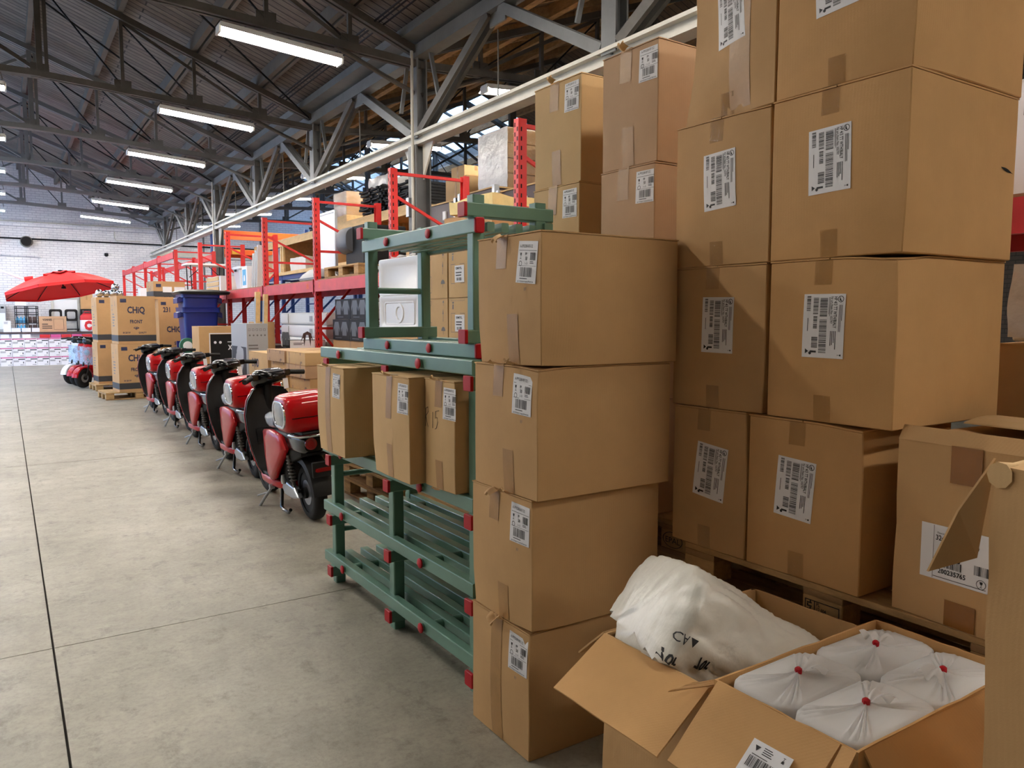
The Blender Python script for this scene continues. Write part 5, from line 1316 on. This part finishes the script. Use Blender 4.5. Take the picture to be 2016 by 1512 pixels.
for k in range(3):
    o = MB().bx(3.595, 3.612, 16.2, 17.25, ZR+.02+.1*k, ZR+.10+.1*k).build('crate_plank', 'kraft_pale', None); o.parent = bpy.data.objects['plank_crate']; o.matrix_parent_inverse = Matrix.Translation((-3.91, -16.725, -ZR-.0005))
# folding table on the shelf end
t = thing('folding_table', 'white folding table with black legs standing above the blue bins', 'table', (3.86, 18.6, 2.1))
MB().loft([[(p[0], p[1], z) for p in rrect(.92-e, .62-e, .05, 4)] for z, e in ((.66, .02), (.665, 0), (.70, 0), (.705, .02))]).build('table_top', 'white_plastic', t, smooth=40)
for s_ in (-1, 1):
    l_ = MB().tube([(s_*.36, -.22, .66), (s_*.34, -.24, .0)], .012, 8).tube([(s_*.36, .22, .66), (s_*.34, .24, .0)], .012, 8).tube([(s_*.345, -.24, .10), (s_*.345, .24, .10)], .010, 8).build('leg_frame', 'matte_black', t, smooth=40)
    MB().tube([(s_*.35, 0, .40), (s_*.08, 0, .65)], .008, 6).build('leg_brace', 'matte_black', t)
mz = thing('mezzanine_shelf', 'red beam shelf bridging the gap between the two red racks', 'shelf', (0, 0, 0))
for x in (3.57, 4.53): MB().bx(x-.022, x+.022, 17.87, 20.6, 1.95, 2.08).build('beam', 'rack_beam_red', mz)
for j in range(4): MB().bx(3.56+.245*j, 3.56+.245*j+.21, 17.87, 20.6, 2.08, 2.098).build('deck_board', 'wood_old', mz)

# ================================================================== under the red rack
pile(5, 4.06, 11.55, 'under the white parcels below the rack', 'pallets below the rack')
pz_ = .742
for k in range(5):
    t = thing('white_parcel', '%s long white foam parcel of the stack under the red rack' % ['bottom', 'second', 'middle', 'fourth', 'top'][k], 'parcel', (4.05, 11.55, pz_+.187*k), rad(RND.uniform(-.6, .6)), 'white foam parcels')
    MB().loft([[(p[0], y, .0925+p[1]*(1-.0*abs(y))) for p in rrect(w, .182, .04, 4)] for y, w in ((-1.06, .56), (-1.03, .60), (-.3, .62), (.4, .62), (1.03, .60), (1.06, .56))]).build('parcel', 'carton_white' if k % 2 else 'foam', t, smooth=50)
    MB().bx(-.312, -.309, -.55, -.43, .05, .13).build('label', 'grey_light', t)
    MB().tube([(-.308, .60, .02), (-.312, .60, .09), (-.308, .60, .165)], .004, 6).build('seam', 'grey_light', t)
make_pallet('pallet under the black massage cartons below the rack', (4.06, 9.4, 0), 0, 'pallets below the rack')
crate('brown base carton under the black printed cartons below the rack', 3.72, 4.4, 8.85, 10.1, .149, 1.30, seed=30)
def garment(label, y0, y1, z0, z1, x0=3.7):
    c = crate(label, x0, x0+.5, y0, y1, z0, z1, 'ridge_black', 'printed_carton', 'carton', 'black printed cartons', False, 40+int(y0*10)); w, h = y1-y0, z1-z0
    o, eu, nn = c.face('-y')
    # white end face with figure print
    f = MB().patch(lambda a, b, k: c.warp(Vector((-.25+.003+.494*a, -w/2, .004+(h-.008)*b)) + Vector((0, -.0012-.0006*k, 0))), 2, 2, True).build('white_end', 'carton_white', c.root)
    i = Ink().poly([(.20, .04), (.23, .20), (.26, .20), (.29, .04), (.30, .16), (.33, .10), (.30, .22), (.25, .25), (.19, .22), (.15, .10), (.19, .16)]).lines(.05, h-.07, .18, .04, 2, 3).disc(.40, h*.75, .03)
    i.on((-.25, -w/2, .0), (1, 0, 0), (0, 0, 1), (0, -1, 0), .0028, c.warp).build('print', 'brown_panel', f)
    o, eu, nn = c.face('-x')
    i = Ink()
    for q in (.25, .72):
        u = w*q; i.poly([(u-.07, .06), (u+.07, .06), (u+.075, .16), (u+.11, .10), (u+.12, .15), (u+.07, .24), (u-.07, .24), (u-.12, .15), (u-.11, .10), (u-.075, .16)])
    i.lines(w*.15, .02, w*.6, .02, 1, 4)
    i.on(o-eu*w/2, eu, (0, 0, 1), nn, .0018, c.warp).build('print', 'grey_plastic', c.body)
    return c
garment('lower black carton with garment print under the rack, far one', 9.45, 10.05, 1.302, 1.575); garment('lower black carton with garment print under the rack, near one', 8.86, 9.44, 1.302, 1.575)
garment('upper black carton with garment print under the rack, far one', 9.40, 9.95, 1.577, 1.84); garment('upper black carton with garment print under the rack, near one', 8.86, 9.39, 1.577, 1.84)
garment('single white ended carton in front of the stacked white parcels', 10.42, 10.75, 1.16, 1.29, 3.22)
crate('plain carton under the single white ended carton', 3.22, 3.7, 10.40, 10.8, 0, 1.158, seed=33)
c = crate('upright tan carton with logo beside the white parcels', 3.40, 3.70, 12.75, 13.2, .0, 1.53, seed=34, tape=False)
Ink().text('HP', 0, 0, .08, bold=.05).on((-.15, .04, 1.25), (0, -1, 0), (0, 0, 1), (-1, 0, 0), .003, c.warp).build('print', 'ink', c.body)
slab_item('pale batten bundle leaning on the rack near the grey carton', 12.62, 3.30, 2.0, .07, .10, 'timber', .30, 0, 'batten_bundle'); slab_item('second pale batten leaning on the rack near the grey carton', 12.45, 3.38, 1.96, .06, .09, 'timber', .30, 0, 'batten_bundle')
crate('dark chest on the ground under the far rack bay', 3.75, 4.4, 14.0, 15.0, 0, 1.1, 'brown_panel', 'dark_chest', 'chest', tape=False, seed=35)
crate('dark crate stack base under the rack bay behind the bins', 3.75, 4.4, 15.6, 17.2, 0, 1.25, 'steel_dark', 'dark_crate', 'crate', tape=False, seed=36)
crate('brown carton under the rack bay beside the arrow cartons', 3.75, 4.4, 6.0, 7.4, 0, 1.5, seed=37)

# ================================================================== between scooters and rack
# flat cartons
fn = ['bottom', 'second', 'third', 'fourth', 'top']
for k in range(5):
    for j, (y0, y1) in enumerate(((7.54, 8.19), (8.21, 8.86))):
        c = crate('%s flat carton on pallets behind the scooters, %s' % (fn[k], 'end toward the green rack' if j == 0 else 'end toward the grey carton'), 2.50+RND.uniform(-.03, .03), 3.3, y0, y1, .592+.131*k, .592+.131*(k+1), ('kraft_pink', 'kraft', 'kraft_pale')[(k*2+j) % 3], 'flat_carton', 'carton', 'flat cartons on pallets', False, 60+k*2+j, RND.uniform(-1.2, 1.2), 5)
        o, eu, nn = c.face('-x')
        Ink().rect(-.22, 0, .012, .125).rect(.17, 0, .014, .125).rect(.02, 0, .006, .125).text('IWLA', .185, .02, .02, bold=.03).on(o, eu, (0, 0, 1), nn, .0016, c.warp).build('print', 'ink_navy', c.body)
c = crate('square carton with blue number lying beside the flat cartons', 2.5, 3.2, 8.92, 9.74, .592, 1.19, 'kraft_pale', 'numbered_carton', seed=72, tape=False)
Ink().text('2 (IND', -.25, .42, .10, bold=.03).on(*(lambda o, eu, nn: (o, eu, (0, 0, 1), nn))(*c.face('-x')), .002, c.warp).build('print', 'ink_navy', c.body)
pile(4, 2.87, 9.36, 'under the carton with the blue number', 'pallets under the numbered carton')
# grey printed carton, framed carton
c = crate('grey product carton with icons standing by the flat cartons', 2.70, 2.98, 10.6, 11.45, .0, 1.52, 'grey_light', 'grey_carton', 'carton', None, False, 80, 0, 4)
o, eu, nn = c.face('-y')
i = Ink()
for k in range(5): i.frame(-.12+.05*k, 1.42, .03, .03, .004); i.disc(-.10+.05*k, 1.36, .012)
i.lines(-.12, .95, .22, .30, 7, 3); i.lines(-.12, .6, .2, .25, 6, 5); i.on(o, eu, (0, 0, 1), nn, .002, c.warp).build('print', 'ink_grey', c.body)
o, eu, nn = c.face('-x')
Ink().rect(-.40, .2, .78, 1.0).on(o, eu, (0, 0, 1), nn, .0015, c.warp).build('photo_print', 'ink', c.body)
Ink().poly([(-.1+.2*math.cos(a)*.7, .7+.42*math.sin(a)) for a in [2*PI*k/16 for k in range(16)]]).on(o, eu, (0, 0, 1), nn, .0022, c.warp).build('photo_print', 'grey_light', c.body)
c = crate('tan carton with a black appliance picture behind the scooters', 2.56, 3.16, 12.95, 13.5, .0, 1.46, 'kraft', 'appliance_carton', 'carton', None, False, 81, 0, 4)
o, eu, nn = c.face('-y')
p = MB().patch(lambda a, b, k: c.warp(o + eu*(-.13+.42*a) + Vector((0, 0, .75+.58*b)) + nn*(.002+.001*k)), 3, 3, True).build('picture', 'slot_black', c.root)
Ink().frame(-.15, .73, .46, .62, .014).disc(-.06, 1.2, .022).disc(.02, 1.2, .022).text('X', .14, 1.08, .08, bold=.03).rect(.13, 1.2, .1, .012).on(o, eu, (0, 0, 1), nn, .004, c.warp).build('print', 'label_white', p)
# blue bins
pile(4, 3.05, 15.2, 'under the blue wheelie bins', 'pallets under the blue bins', rad(90))
def bin_(z0, h, label, lid):
    t = thing('blue_bin', label, 'bin', (3.0, 15.2, z0), 0, 'blue bins')
    prof = [(0, .46, .50), (.3, .52, .56), (h-.10, .60, .66), (h-.09, .66, .72), (h-.03, .66, .72), (h-.0, .68, .74)]
    MB().loft([[(p[0], p[1], z) for p in rrect(w, d, .07, 4)] for z, w, d in prof]).build('tub', 'bin_blue', t, smooth=45)
    for s_ in (-1, 1):
        MB().bx(s_*.34-.05, s_*.34+.05, -.2, .2, h-.16, h-.06).mapped(lambda p: Vector((p.x*1.0, p.y, p.z-.04*(abs(p.x) > .36)))).build('lift_lip', 'bin_blue', t, bevel=.01)
        MB().bx(s_*.30-.03, s_*.30+.03, .30, .36, .1, .3).build('rib', 'bin_blue', t)
    MB().tube([(-.25, .38, h-.05), (-.25, .44, h-.04), (.25, .44, h-.04), (.25, .38, h-.05)], .018, 8).build('handle_bar', 'bin_blue', t, smooth=40)
    if lid:
        MB().loft([[(p[0]+.06, p[1], z) for p in rrect(w, d, .06, 4)] for z, w, d in ((h-.03, .86, .80), (h+.01, .90, .84), (h+.03, .86, .80), (h+.06, .4, .4), (h+.062, .02, .02))]).build('lid', 'lid_black', t, smooth=45)
    return t
bin_(.593, 1.19, 'lower blue wheelie bin of the nested pair', False)
bin_(.86, 1.19, 'upper blue wheelie bin with black lid nested in another', True)
t = thing('hose_reel', 'green reel with pale hub on a stand beside the blue bins', 'reel', (2.69, 14.62, 0))
MB().lathe([(.001, -.03), (.13, -.03), (.14, -.015), (.14, .015), (.13, .03), (.001, .03)], 24, (0, 0, 1.1), 'y').build('disc', 'green_disc', t, smooth=40); MB().lathe([(.001, -.045), (.075, -.04), (.08, -.028), (.001, -.028)], 20, (0, 0, 1.1), 'y').build('hub', 'label_white', t, smooth=40)
MB().cyl((0, .05, 0), (0, .05, 1.1), .015, 8).bx(-.12, .12, -.07, .17, 0, .015).cyl((0, .0, 1.1), (0, .06, 1.1), .012, 8).build('stand', 'steel_dark', t)

# ================================================================== fridge cartons
def fridge(label, x0, x1, y0, y1, z0, z1, words, seed, strap=False, group='fridge cartons'):
    c = crate(label, x0, x1, y0, y1, z0, z1, 'kraft_far', 'fridge_carton', 'carton', group, False, seed, 5.5, 4)
    o, eu, nn = c.face('-y'); w, h = x1-x0, z1-z0; i = Ink().rect(-w*.42, h-.13, w*.16, .07)
    for t_, u, z, s_ in words: i.text(t_, u, z, s_, bold=.03)
    i.on(o, eu, (0, 0, 1), nn, .0025, c.warp).build('print', 'ink_navy', c.body)
    MB().patch(lambda a, b, k: c.warp(o + eu*(-w/2+w*a) + Vector((0, 0, .05+.12*b)) + nn*(.002+.0008*k)), 4, 2, True).build('dark_band', 'band_dark', c.root)
    o, eu, nn = c.face('-x'); d = y1-y0
    MB().patch(lambda a, b, k: c.warp(o + eu*(-d/2+d*a) + Vector((0, 0, .05+.12*b)) + nn*(.002+.0008*k)), 4, 2, True).build('dark_band', 'band_dark', c.root)
    i = Ink().lines(-d*.2, h*.35, d*.35, h*.3, 5, seed).frame(-d*.3, h*.7, d*.2, .1, .01).rect(d*.15, h-.2, .02, .1); i.on(o, eu, (0, 0, 1), nn, .0025, c.warp).build('print', 'ink_grey', c.body)
    if strap:
        o, eu, nn = c.face('-y')
        MB().patch(lambda a, b, k: c.warp(o + eu*(w*.28+.012*a) + Vector((0, 0, h*b)) + nn*(.003+.001*k)), 1, 6, True).build('strap', 'white_plastic', c.root)
    return c
CH = [('CHiQ', -.17, .60, .13), ('FRONT', -.13, .40, .07), ('<#>', -.07, .28, .06), ('IH 201W', -.26, .20, .035), ('QUALITY', .02, .20, .035)]
make_pallet('pallet under the fridge cartons nearest the scooter line', (2.12, 17.1, 0), rad(95), 'pallets under fridge cartons')
fridge('lower fridge carton on the pallet before the red scooters', 1.77, 2.46, 16.7, 17.3, .149, 1.085, CH, 100)
fridge('upper fridge carton marked FRONT on the near fridge pallet', 1.79, 2.48, 16.72, 17.3, 1.086, 2.02, CH, 101)
make_pallet('pallet under the strapped fridge cartons by the parked scooters', (2.14, 19.28, 0), rad(95), 'pallets under fridge cartons')
fridge('lower strapped fridge carton with green tape on the farther pallet', 1.62, 2.3, 19.0, 19.55, .149, 1.06, [('CHiQ', .1, .6, .12)], 102, True)
fridge('upper strapped fridge carton below the silver balls', 1.64, 2.3, 19.0, 19.55, 1.061, 2.04, [('CHiQ', .1, .6, .12)], 103, True)
fridge('tall fridge carton numbered 231 marked SIDE beside the bins', 2.78, 3.45, 18.4, 19.0, .0, 2.0, [('CHiQ', -.18, 1.28, .13), ('SIDE', -.03, 1.0, .07), ('231', -.24, 1.72, .11)], 104, True)
c = fridge('fridge carton with two paper labels on top of the tall one', 2.70, 3.36, 18.42, 19.0, 2.001, 2.39, [('CHiQ', -.15, .05, .11)], 105)
o, eu, nn = c.face('-y')
for u, w in ((-.14, .19), (.10, .22)): MB().patch(lambda a, b, k: c.warp(o + eu*(u+w*a) + Vector((0, 0, .15+.12*b)) + nn*(.002+.001*k)), 2, 2, True).build('paper_label', 'label_white', c.root)
for k, (x, z, r) in enumerate(((1.76, 2.13, .085), (1.90, 2.125, .08), (2.03, 2.13, .085), (2.17, 2.125, .08), (2.10, 2.28, .085))):
    t = thing('silver_ball', 'shiny silver ball lamp on the far fridge carton, ' + ['first from the umbrella', 'second from the umbrella', 'middle one of the low row', 'last of the low row', 'single one raised above the rest'][k], 'lamp', (x, 19.25 + .05*(k % 2) + (.19 if k == 4 else 0), 2.042), 0, 'silver balls')
    MB().lathe([(.001, -r)] + [(r*math.sin(PI*q/10), -r*math.cos(PI*q/10)) for q in range(1, 10)] + [(.001, r)], 20, (0, 0, z-2.042)).build('ball', 'chrome', t, smooth=80)
    MB().lathe([(.04, 0), (.045, .01), (.02, .03), (.02, z-2.042-r+.01)], 12).build('foot', 'matte_black', t, smooth=40)
t = crate('small white carton on the fridge carton row before the far rack', 2.95, 3.3, 22.0, 22.4, 2.06, 2.36, 'carton_white', 'white_box', 'box', tape=False, seed=120)
crate('tall white carton standing under the small white one before the far rack', 2.9, 3.35, 21.95, 22.45, 0, 2.058, 'carton_white', 'white_box', 'box', tape=False, seed=121)

# ================================================================== far end: umbrella, wall of cartons, counter
U_ = thing('garden_umbrella', 'large red cantilever umbrella tilted open before the brick wall', 'umbrella', (1.27, 24.0, 0))
ax = Vector((-.145, .135, 1)).normalized(); ux = Vector((1, 0, .145)).normalized(); uy = ax.cross(ux)
top_, rimz = Vector((.02, 0, 2.78)), Vector((0, 0, 2.34))
rim = [rimz + (ux*math.cos(2*PI*k/8+.39) + uy*math.sin(2*PI*k/8+.39))*1.36 for k in range(8)]
def at_r(k, f):   # gore surface with sagging between ribs
    a = rim[int(k) % 8]; b = rim[(int(k)+1) % 8]; g_ = k-int(k); e = a*(1-g_)+b*g_
    p = top_*(1-f)+e*f; return p - ax*.06*math.sin(PI*f)*math.sin(PI*g_) + ax*.10*math.sin(PI*f)
N_ = 32
rings = [[at_r(8*j/N_, f) for j in range(N_)] for f in (.02, .18, .35, .5, .65, .8, .92, 1.0)]
MB().loft(rings+[[p - ax*.02 for p in r] for r in reversed(rings)], caps=False).build('canopy', 'umbrella_red', U_, smooth=30)
MB().loft([[p - ax*q for p in rings[-1]] for q in (0, .07)], caps=False).build('valance', 'umbrella_red', U_, smooth=30)
MB().loft([[top_ + (at_r(8*j/N_, f)-top_)*1.0 + ax*.05 for j in range(N_)] for f in (.02, .2, .30)], caps=False).build('vent_cap', 'umbrella_red', U_, smooth=30)
for k in range(8): MB().tube([top_-ax*.05, at_r(k+.001, .5)-ax*.04, rim[k]-ax*.02], .011, 6).build('rib', 'matte_black', U_)
MB().lathe([(.001, 0), (.06, 0), (.06, .03), (.001, .04)], 12, (top_.x, 0, top_.z+.05)).build('finial', 'matte_black', U_, smooth=40)
MB().cyl(top_-ax*.05, top_-ax*.42, .02, 8).lathe([(.001, 0), (.06, .0), (.05, .06), (.001, .08)], 12, tuple(top_-ax*.42)).build('hub', 'matte_black', U_, smooth=40)
MB().tube([(-2.2, .1, 0.06), (-2.2, .1, 3.05), (-2.12, .1, 3.14), (-.85, .05, 2.62), (-.5, .02, 2.60), (0, 0, 2.84)], .032, 10).build('mast', 'white_plastic', U_, smooth=50)
MB().bx(-2.7, -1.7, -.4, .6, 0, .06).build('base', 'matte_black', U_, bevel=.01)
MB().tube([(-.80, .05, 2.60), (-.60, .04, 2.63)], .06, 10).build('joint', 'umbrella_red', U_, smooth=40)
# wall of small white cartons
proto = None
COLN = 10
for r_ in range(3):
    for k in range(COLN):
        x = -.72 + .346*k; z = .305*r_
        lb_ = 'magenta printed white carton, %s row of the low wall, %s from the scooters' % (('bottom', 'middle', 'top')[r_], ORDN[COLN-1-k])
        if proto is None:
            proto = Carton('magenta_carton', lb_, 'carton', (x, 30.35, z), (.336, .30, .300), 0, 'carton_white', 'low wall of white cartons', (.001, .001), 130, n=2)
            o, eu, nn = proto.face('-y')
            Ink().rect(-.165, .262, .33, .030).on(o, eu, (0, 0, 1), nn, .0012, proto.warp).build('magenta_strip', 'magenta', proto.root)
            Ink().rect(-.02, .205, .185, .030).rect(.11, .08, .022, .045).disc(.121, .13, .012).lines(-.15, .13, .17, .06, 3, 5).text('hp', -.15, .255, .028, bold=.03).rect(.03, .03, .11, .012).on(o, eu, (0, 0, 1), nn, .0022, proto.warp).build('print', 'ink', proto.root)
            proto = proto.root
        else: dup(proto, (x+RND.uniform(-.003, .003), 30.35+RND.uniform(-.01, .01), z), rad(RND.uniform(-.7, .7)), lb_)
ct = thing('counter', 'long dark topped counter behind the low wall of white cartons', 'counter', (0, 0, 0))
MB().bx(-1.2, 3.4, 30.62, 31.35, 1.06, 1.11).build('counter_top', 'brown_panel', ct)
MB().bx(-1.15, 3.35, 30.8, 30.83, .05, 1.06).build('front_panel', 'carton_white', ct)
for x in (-1.1, 1.1, 3.3): MB().bx(x-.03, x+.03, 30.85, 31.3, 0, 1.06).build('leg', 'steel_dark', ct)
for k in range(5): crate('small red carton under the counter edge, %s from the fridge cartons' % ORDN[4-k], .95+.31*k, 1.24+.31*k, 30.2, 30.48, .916, 1.03, ('red_bag', 'magenta')[k % 2], 'small_carton', 'carton', 'small cartons on the low wall', False, 150+k, 0, 2)
for k in range(3): crate('small white box on the low carton wall, %s from the white locker' % ORDN[k], -.15+.3*k, .08+.3*k, 30.22, 30.45, .916, 1.04, 'carton_white', 'small_white_box', 'box', 'small boxes on the low wall', False, 160+k, 0, 2)
for k in range(3): crate('small white box on the counter below the wire stands, %s from the sign' % ORDN[k], .16+.29*k, .42+.29*k, 30.68, 30.9, 1.111, 1.25, 'carton_white', 'counter_box', 'box', 'small boxes on the counter', False, 170+k, 0, 2)
c = crate('brown furniture carton lying on the far counter', .96, 1.76, 30.66, 30.95, 1.111, 1.64, 'kraft_pink', 'furniture_carton', 'carton', None, False, 175)
Ink().text('VONNES', -.30, .38, .07, bold=.03).lines(-.32, .1, .3, .2, 3, 2).frame(.02, .08, .3, .36, .008).on(*(lambda o, eu, nn: (o, eu, (0, 0, 1), nn))(*c.face('-y')), .002, c.warp).build('print', 'ink', c.body)
def wire_stand(x, label, goods):
    t = thing('wire_stand', label, 'display stand', (x, 31.05, 1.111), 0, 'wire stands'); m = MB()
    for z in (.02, .3, .58, .80):
        m.tube([(p[0], p[1], z) for p in rrect(.34, .26, .05, 3)], .014, 6, True)
        m.tube([(p[0], p[1], z+.07) for p in rrect(.34, .26, .05, 3)], .010, 6, True)
    m.build('basket_rings', 'matte_black', t); m = MB()
    for p in rrect(.34, .26, .05, 1): m.cyl((p[0], p[1], 0), (p[0], p[1], .88), .011, 6)
    m.build('wires', 'matte_black', t)
    for z in (.02, .3, .58): MB().bx(-.165, .165, -.125, .125, z-.004, z).build('shelf_plate', 'matte_black', t)
    return t
wire_stand(.45, 'black wire stand of blue bottles on the far counter', 0); wire_stand(.78, 'black wire stand of brown goods on the far counter', 1)
for k in range(6):
    t = thing('blue_bottle', 'blue water bottle in the wire stand, %s' % ['lower row near the sign', 'lower row middle', 'lower row by the second stand', 'upper row near the sign', 'upper row middle', 'upper row by the second stand'][k], 'bottle', (.35+.10*(k % 3), 30.98, 1.1315+.28*(k//3)), 0, 'blue bottles')
    MB().lathe([(.001, 0), (.044, 0), (.046, .02), (.046, .15), (.02, .19), (.018, .22)], 14).build('bottle', 'blue_print', t, smooth=40); MB().lathe([(.02, .22), (.02, .245), (.001, .246)], 10).build('bottle_cap', 'label_white', t)
for k in range(4): crate('brown packet in the second wire stand, %s' % ['lower left of the shelf', 'lower outer side', 'upper inner side', 'upper outer side'][k], .65+.13*(k % 2), .76+.13*(k % 2), 30.95, 31.1, 1.1315+.28*(k//2), 1.35+.28*(k//2), 'brown_panel', 'packet', 'packet', 'brown packets', False, 180+k, 0, 2)
def chair(x, label):
    t = thing('black_chair', label, 'chair', (x, 31.72, 0), rad(180), 'chairs behind the counter')
    MB().loft([[(p[0], y, 1.68+p[1]) for p in rrect(.40-e, .42-e, .07, 4)] for y, e in ((-.02, 0), (.02, 0))]+[[(p[0], y, 1.68+p[1]) for p in rrect(.26, .26, .05, 4)] for y in (.02, -.02)], caps=False).build('backrest', 'matte_black', t, smooth=40)
    MB().bx(-.22, .22, 0, .32, 1.16, 1.2).build('seat', 'matte_black', t, bevel=.01)
    for s_ in (-1, 1):
        MB().cyl((s_*.18, 0, 0), (s_*.18, 0, 1.55), .016, 8).build('leg', 'matte_black', t); MB().cyl((s_*.18, .29, 0), (s_*.18, .29, 1.16), .016, 8).build('leg', 'matte_black', t)
    return t
chair(1.50, 'black bar chair with open back beside the brown carton'); chair(1.98, 'black bar chair behind the counter next to the red bag')
bg = thing('sports_bag', 'red and white sports bag with a big red C on the counter', 'bag', (2.42, 30.95, 1.111))
MB().loft([[(p[0], p[1], z) for p in rrect(w, d, .09, 4)] for z, w, d in ((0, .44, .22), (.05, .48, .26), (.38, .46, .25), (.40, .45, .24))]).build('lower_bag', 'label_white', bg, smooth=50)
MB().loft([[(p[0], p[1], z) for p in rrect(w, d, .09, 4)] for z, w, d in ((.40, .46, .25), (.54, .44, .22), (.62, .30, .14), (.64, .1, .06))]).build('upper_bag', 'red_bag', bg, smooth=50)
MB().tube([(-.1, 0, .62), (-.08, 0, .70), (.08, 0, .70), (.1, 0, .62)], .014, 8).build('handle', 'red_bag', bg, smooth=40)
Ink().text('C', -.1, .07, .30, bold=.08).on((0, -.132, 0), (1, 0, 0), (0, 0, 1), (0, -1, 0), .003).build('letter', 'red_bag', bg)
t = thing('counter_sign', 'white sign card standing at the end of the counter', 'sign', (.04, 30.85, 1.111)); MB().bx(-.11, .11, -.006, .006, 0, .38).build('card', 'label_white', t); MB().bx(-.09, .09, -.04, .04, 0, .012).build('foot', 'white_plastic', t); Ink().lines(-.08, .27, .16, .08, 3, 4).on((0, -.007, 0), (1, 0, 0), (0, 0, 1), (0, -1, 0), .001).build('print', 'ink_grey', t)
t = thing('shelf_cabinet', 'dark shelf with tan boxes against the brick wall behind the chairs', 'shelving', (2.62, 31.5, 0))
MB().bx(-.35, .55, -.02, .4, 1.86, 1.9).bx(-.35, -.31, -.02, .4, 0, 1.86).bx(.51, .55, -.02, .4, 0, 1.86).bx(-.31, .51, -.02, .4, .9, .94).build('carcass', 'ridge_black', t)
crate('tan box with brown print on top of the dark shelf by the wall', 2.28, 2.66, 31.5, 31.85, 1.902, 2.45, 'kraft_far', seed=190); crate('white box on top of the dark shelf by the wall', 2.72, 3.0, 31.5, 31.85, 1.902, 2.35, 'carton_white', seed=191, tape=False)
dr = struct('door_1'); MB().bx(1.45, 2.2, YB-.05, YB, 0, 2.25).build('door_leaf', 'white_plastic', dr); MB().bx(1.38, 1.45, YB-.08, YB, 0, 2.32).bx(2.2, 2.27, YB-.08, YB, 0, 2.32).bx(1.45, 2.2, YB-.08, YB, 2.25, 2.32).build('door_frame', 'beam_pale', dr)
t = thing('wall_camera', 'small black security camera high on the white brick wall', 'camera', (3.2, YB, 3.88)); MB().cyl((0, 0, 0), (0, -.12, 0), .05, 12).build('bracket', 'white_plastic', t, smooth=40); MB().lathe([(.001, 0), (.06, 0), (.07, -.08), (.04, -.12), (.001, -.13)], 14, (0, -.12, .06)).build('dome', 'ridge_black', t, smooth=40)
t = thing('white_locker', 'tall white cabinet with two black slots at the edge of the picture by the wall', 'cabinet', (-.25, 31.42, 0)); MB().bx(-.3, .28, 0, .5, 0, 2.05).build('body', 'grey_light', t, bevel=.01); MB().bx(.0, .09, -.006, .01, 1.90, 1.97).bx(.14, .23, -.006, .01, 1.90, 1.97).build('slots', 'slot_black', t); MB().bx(-.28, .26, -.004, .0, 1.2, 1.75).build('door_panel', 'white_plastic', t)
crate('lilac printed box on top of the blue bottle stand', .30, .62, 30.98, 31.15, 1.995, 2.3, 'carton_white', 'lilac_box', 'box', tape=False, seed=193)

# ================================================================== near end of the rack, behind the carton wall
c = crate('white carton lettered ORA on the red rack beam behind the carton wall', 3.63, 4.1, 1.36, 1.80, ZR, 2.60, 'carton_white', 'white_carton', 'carton', None, False, 200)
o, eu, nn = c.face('-x')
Ink().text('FLORA', -.02, .33, .05, bold=.03).bars(.03, .10, .10, .06, 44, 14).on(o, eu, (0, 0, 1), nn, .002, c.warp).build('print', 'ink', c.body)
crate('grey printed carton next to the white lettered one on the red beam', 3.66, 4.1, .98, 1.33, ZR, 2.52, 'grey_light', 'grey_printed_carton', 'carton', tape=False, seed=201)
make_pallet('pallet on the floor behind the carton wall under brown cartons', (3.37, 1.10, 0), 0, 'pallet behind the carton wall')
for k in range(2): crate('%s brown carton on the floor pallet behind the carton wall' % ('lower', 'upper')[k], 2.99, 3.54, .62, 1.36, .15+.68*k, .83+.68*k, 'kraft', seed=202+k)
wrapped('white plastic sack lying on the upper brown carton behind the wall', 3.0, 3.5, .7, 1.34, 1.512, 1.78, 'shrink', 'white_sack', 6, 1, 'foam', 'sack')
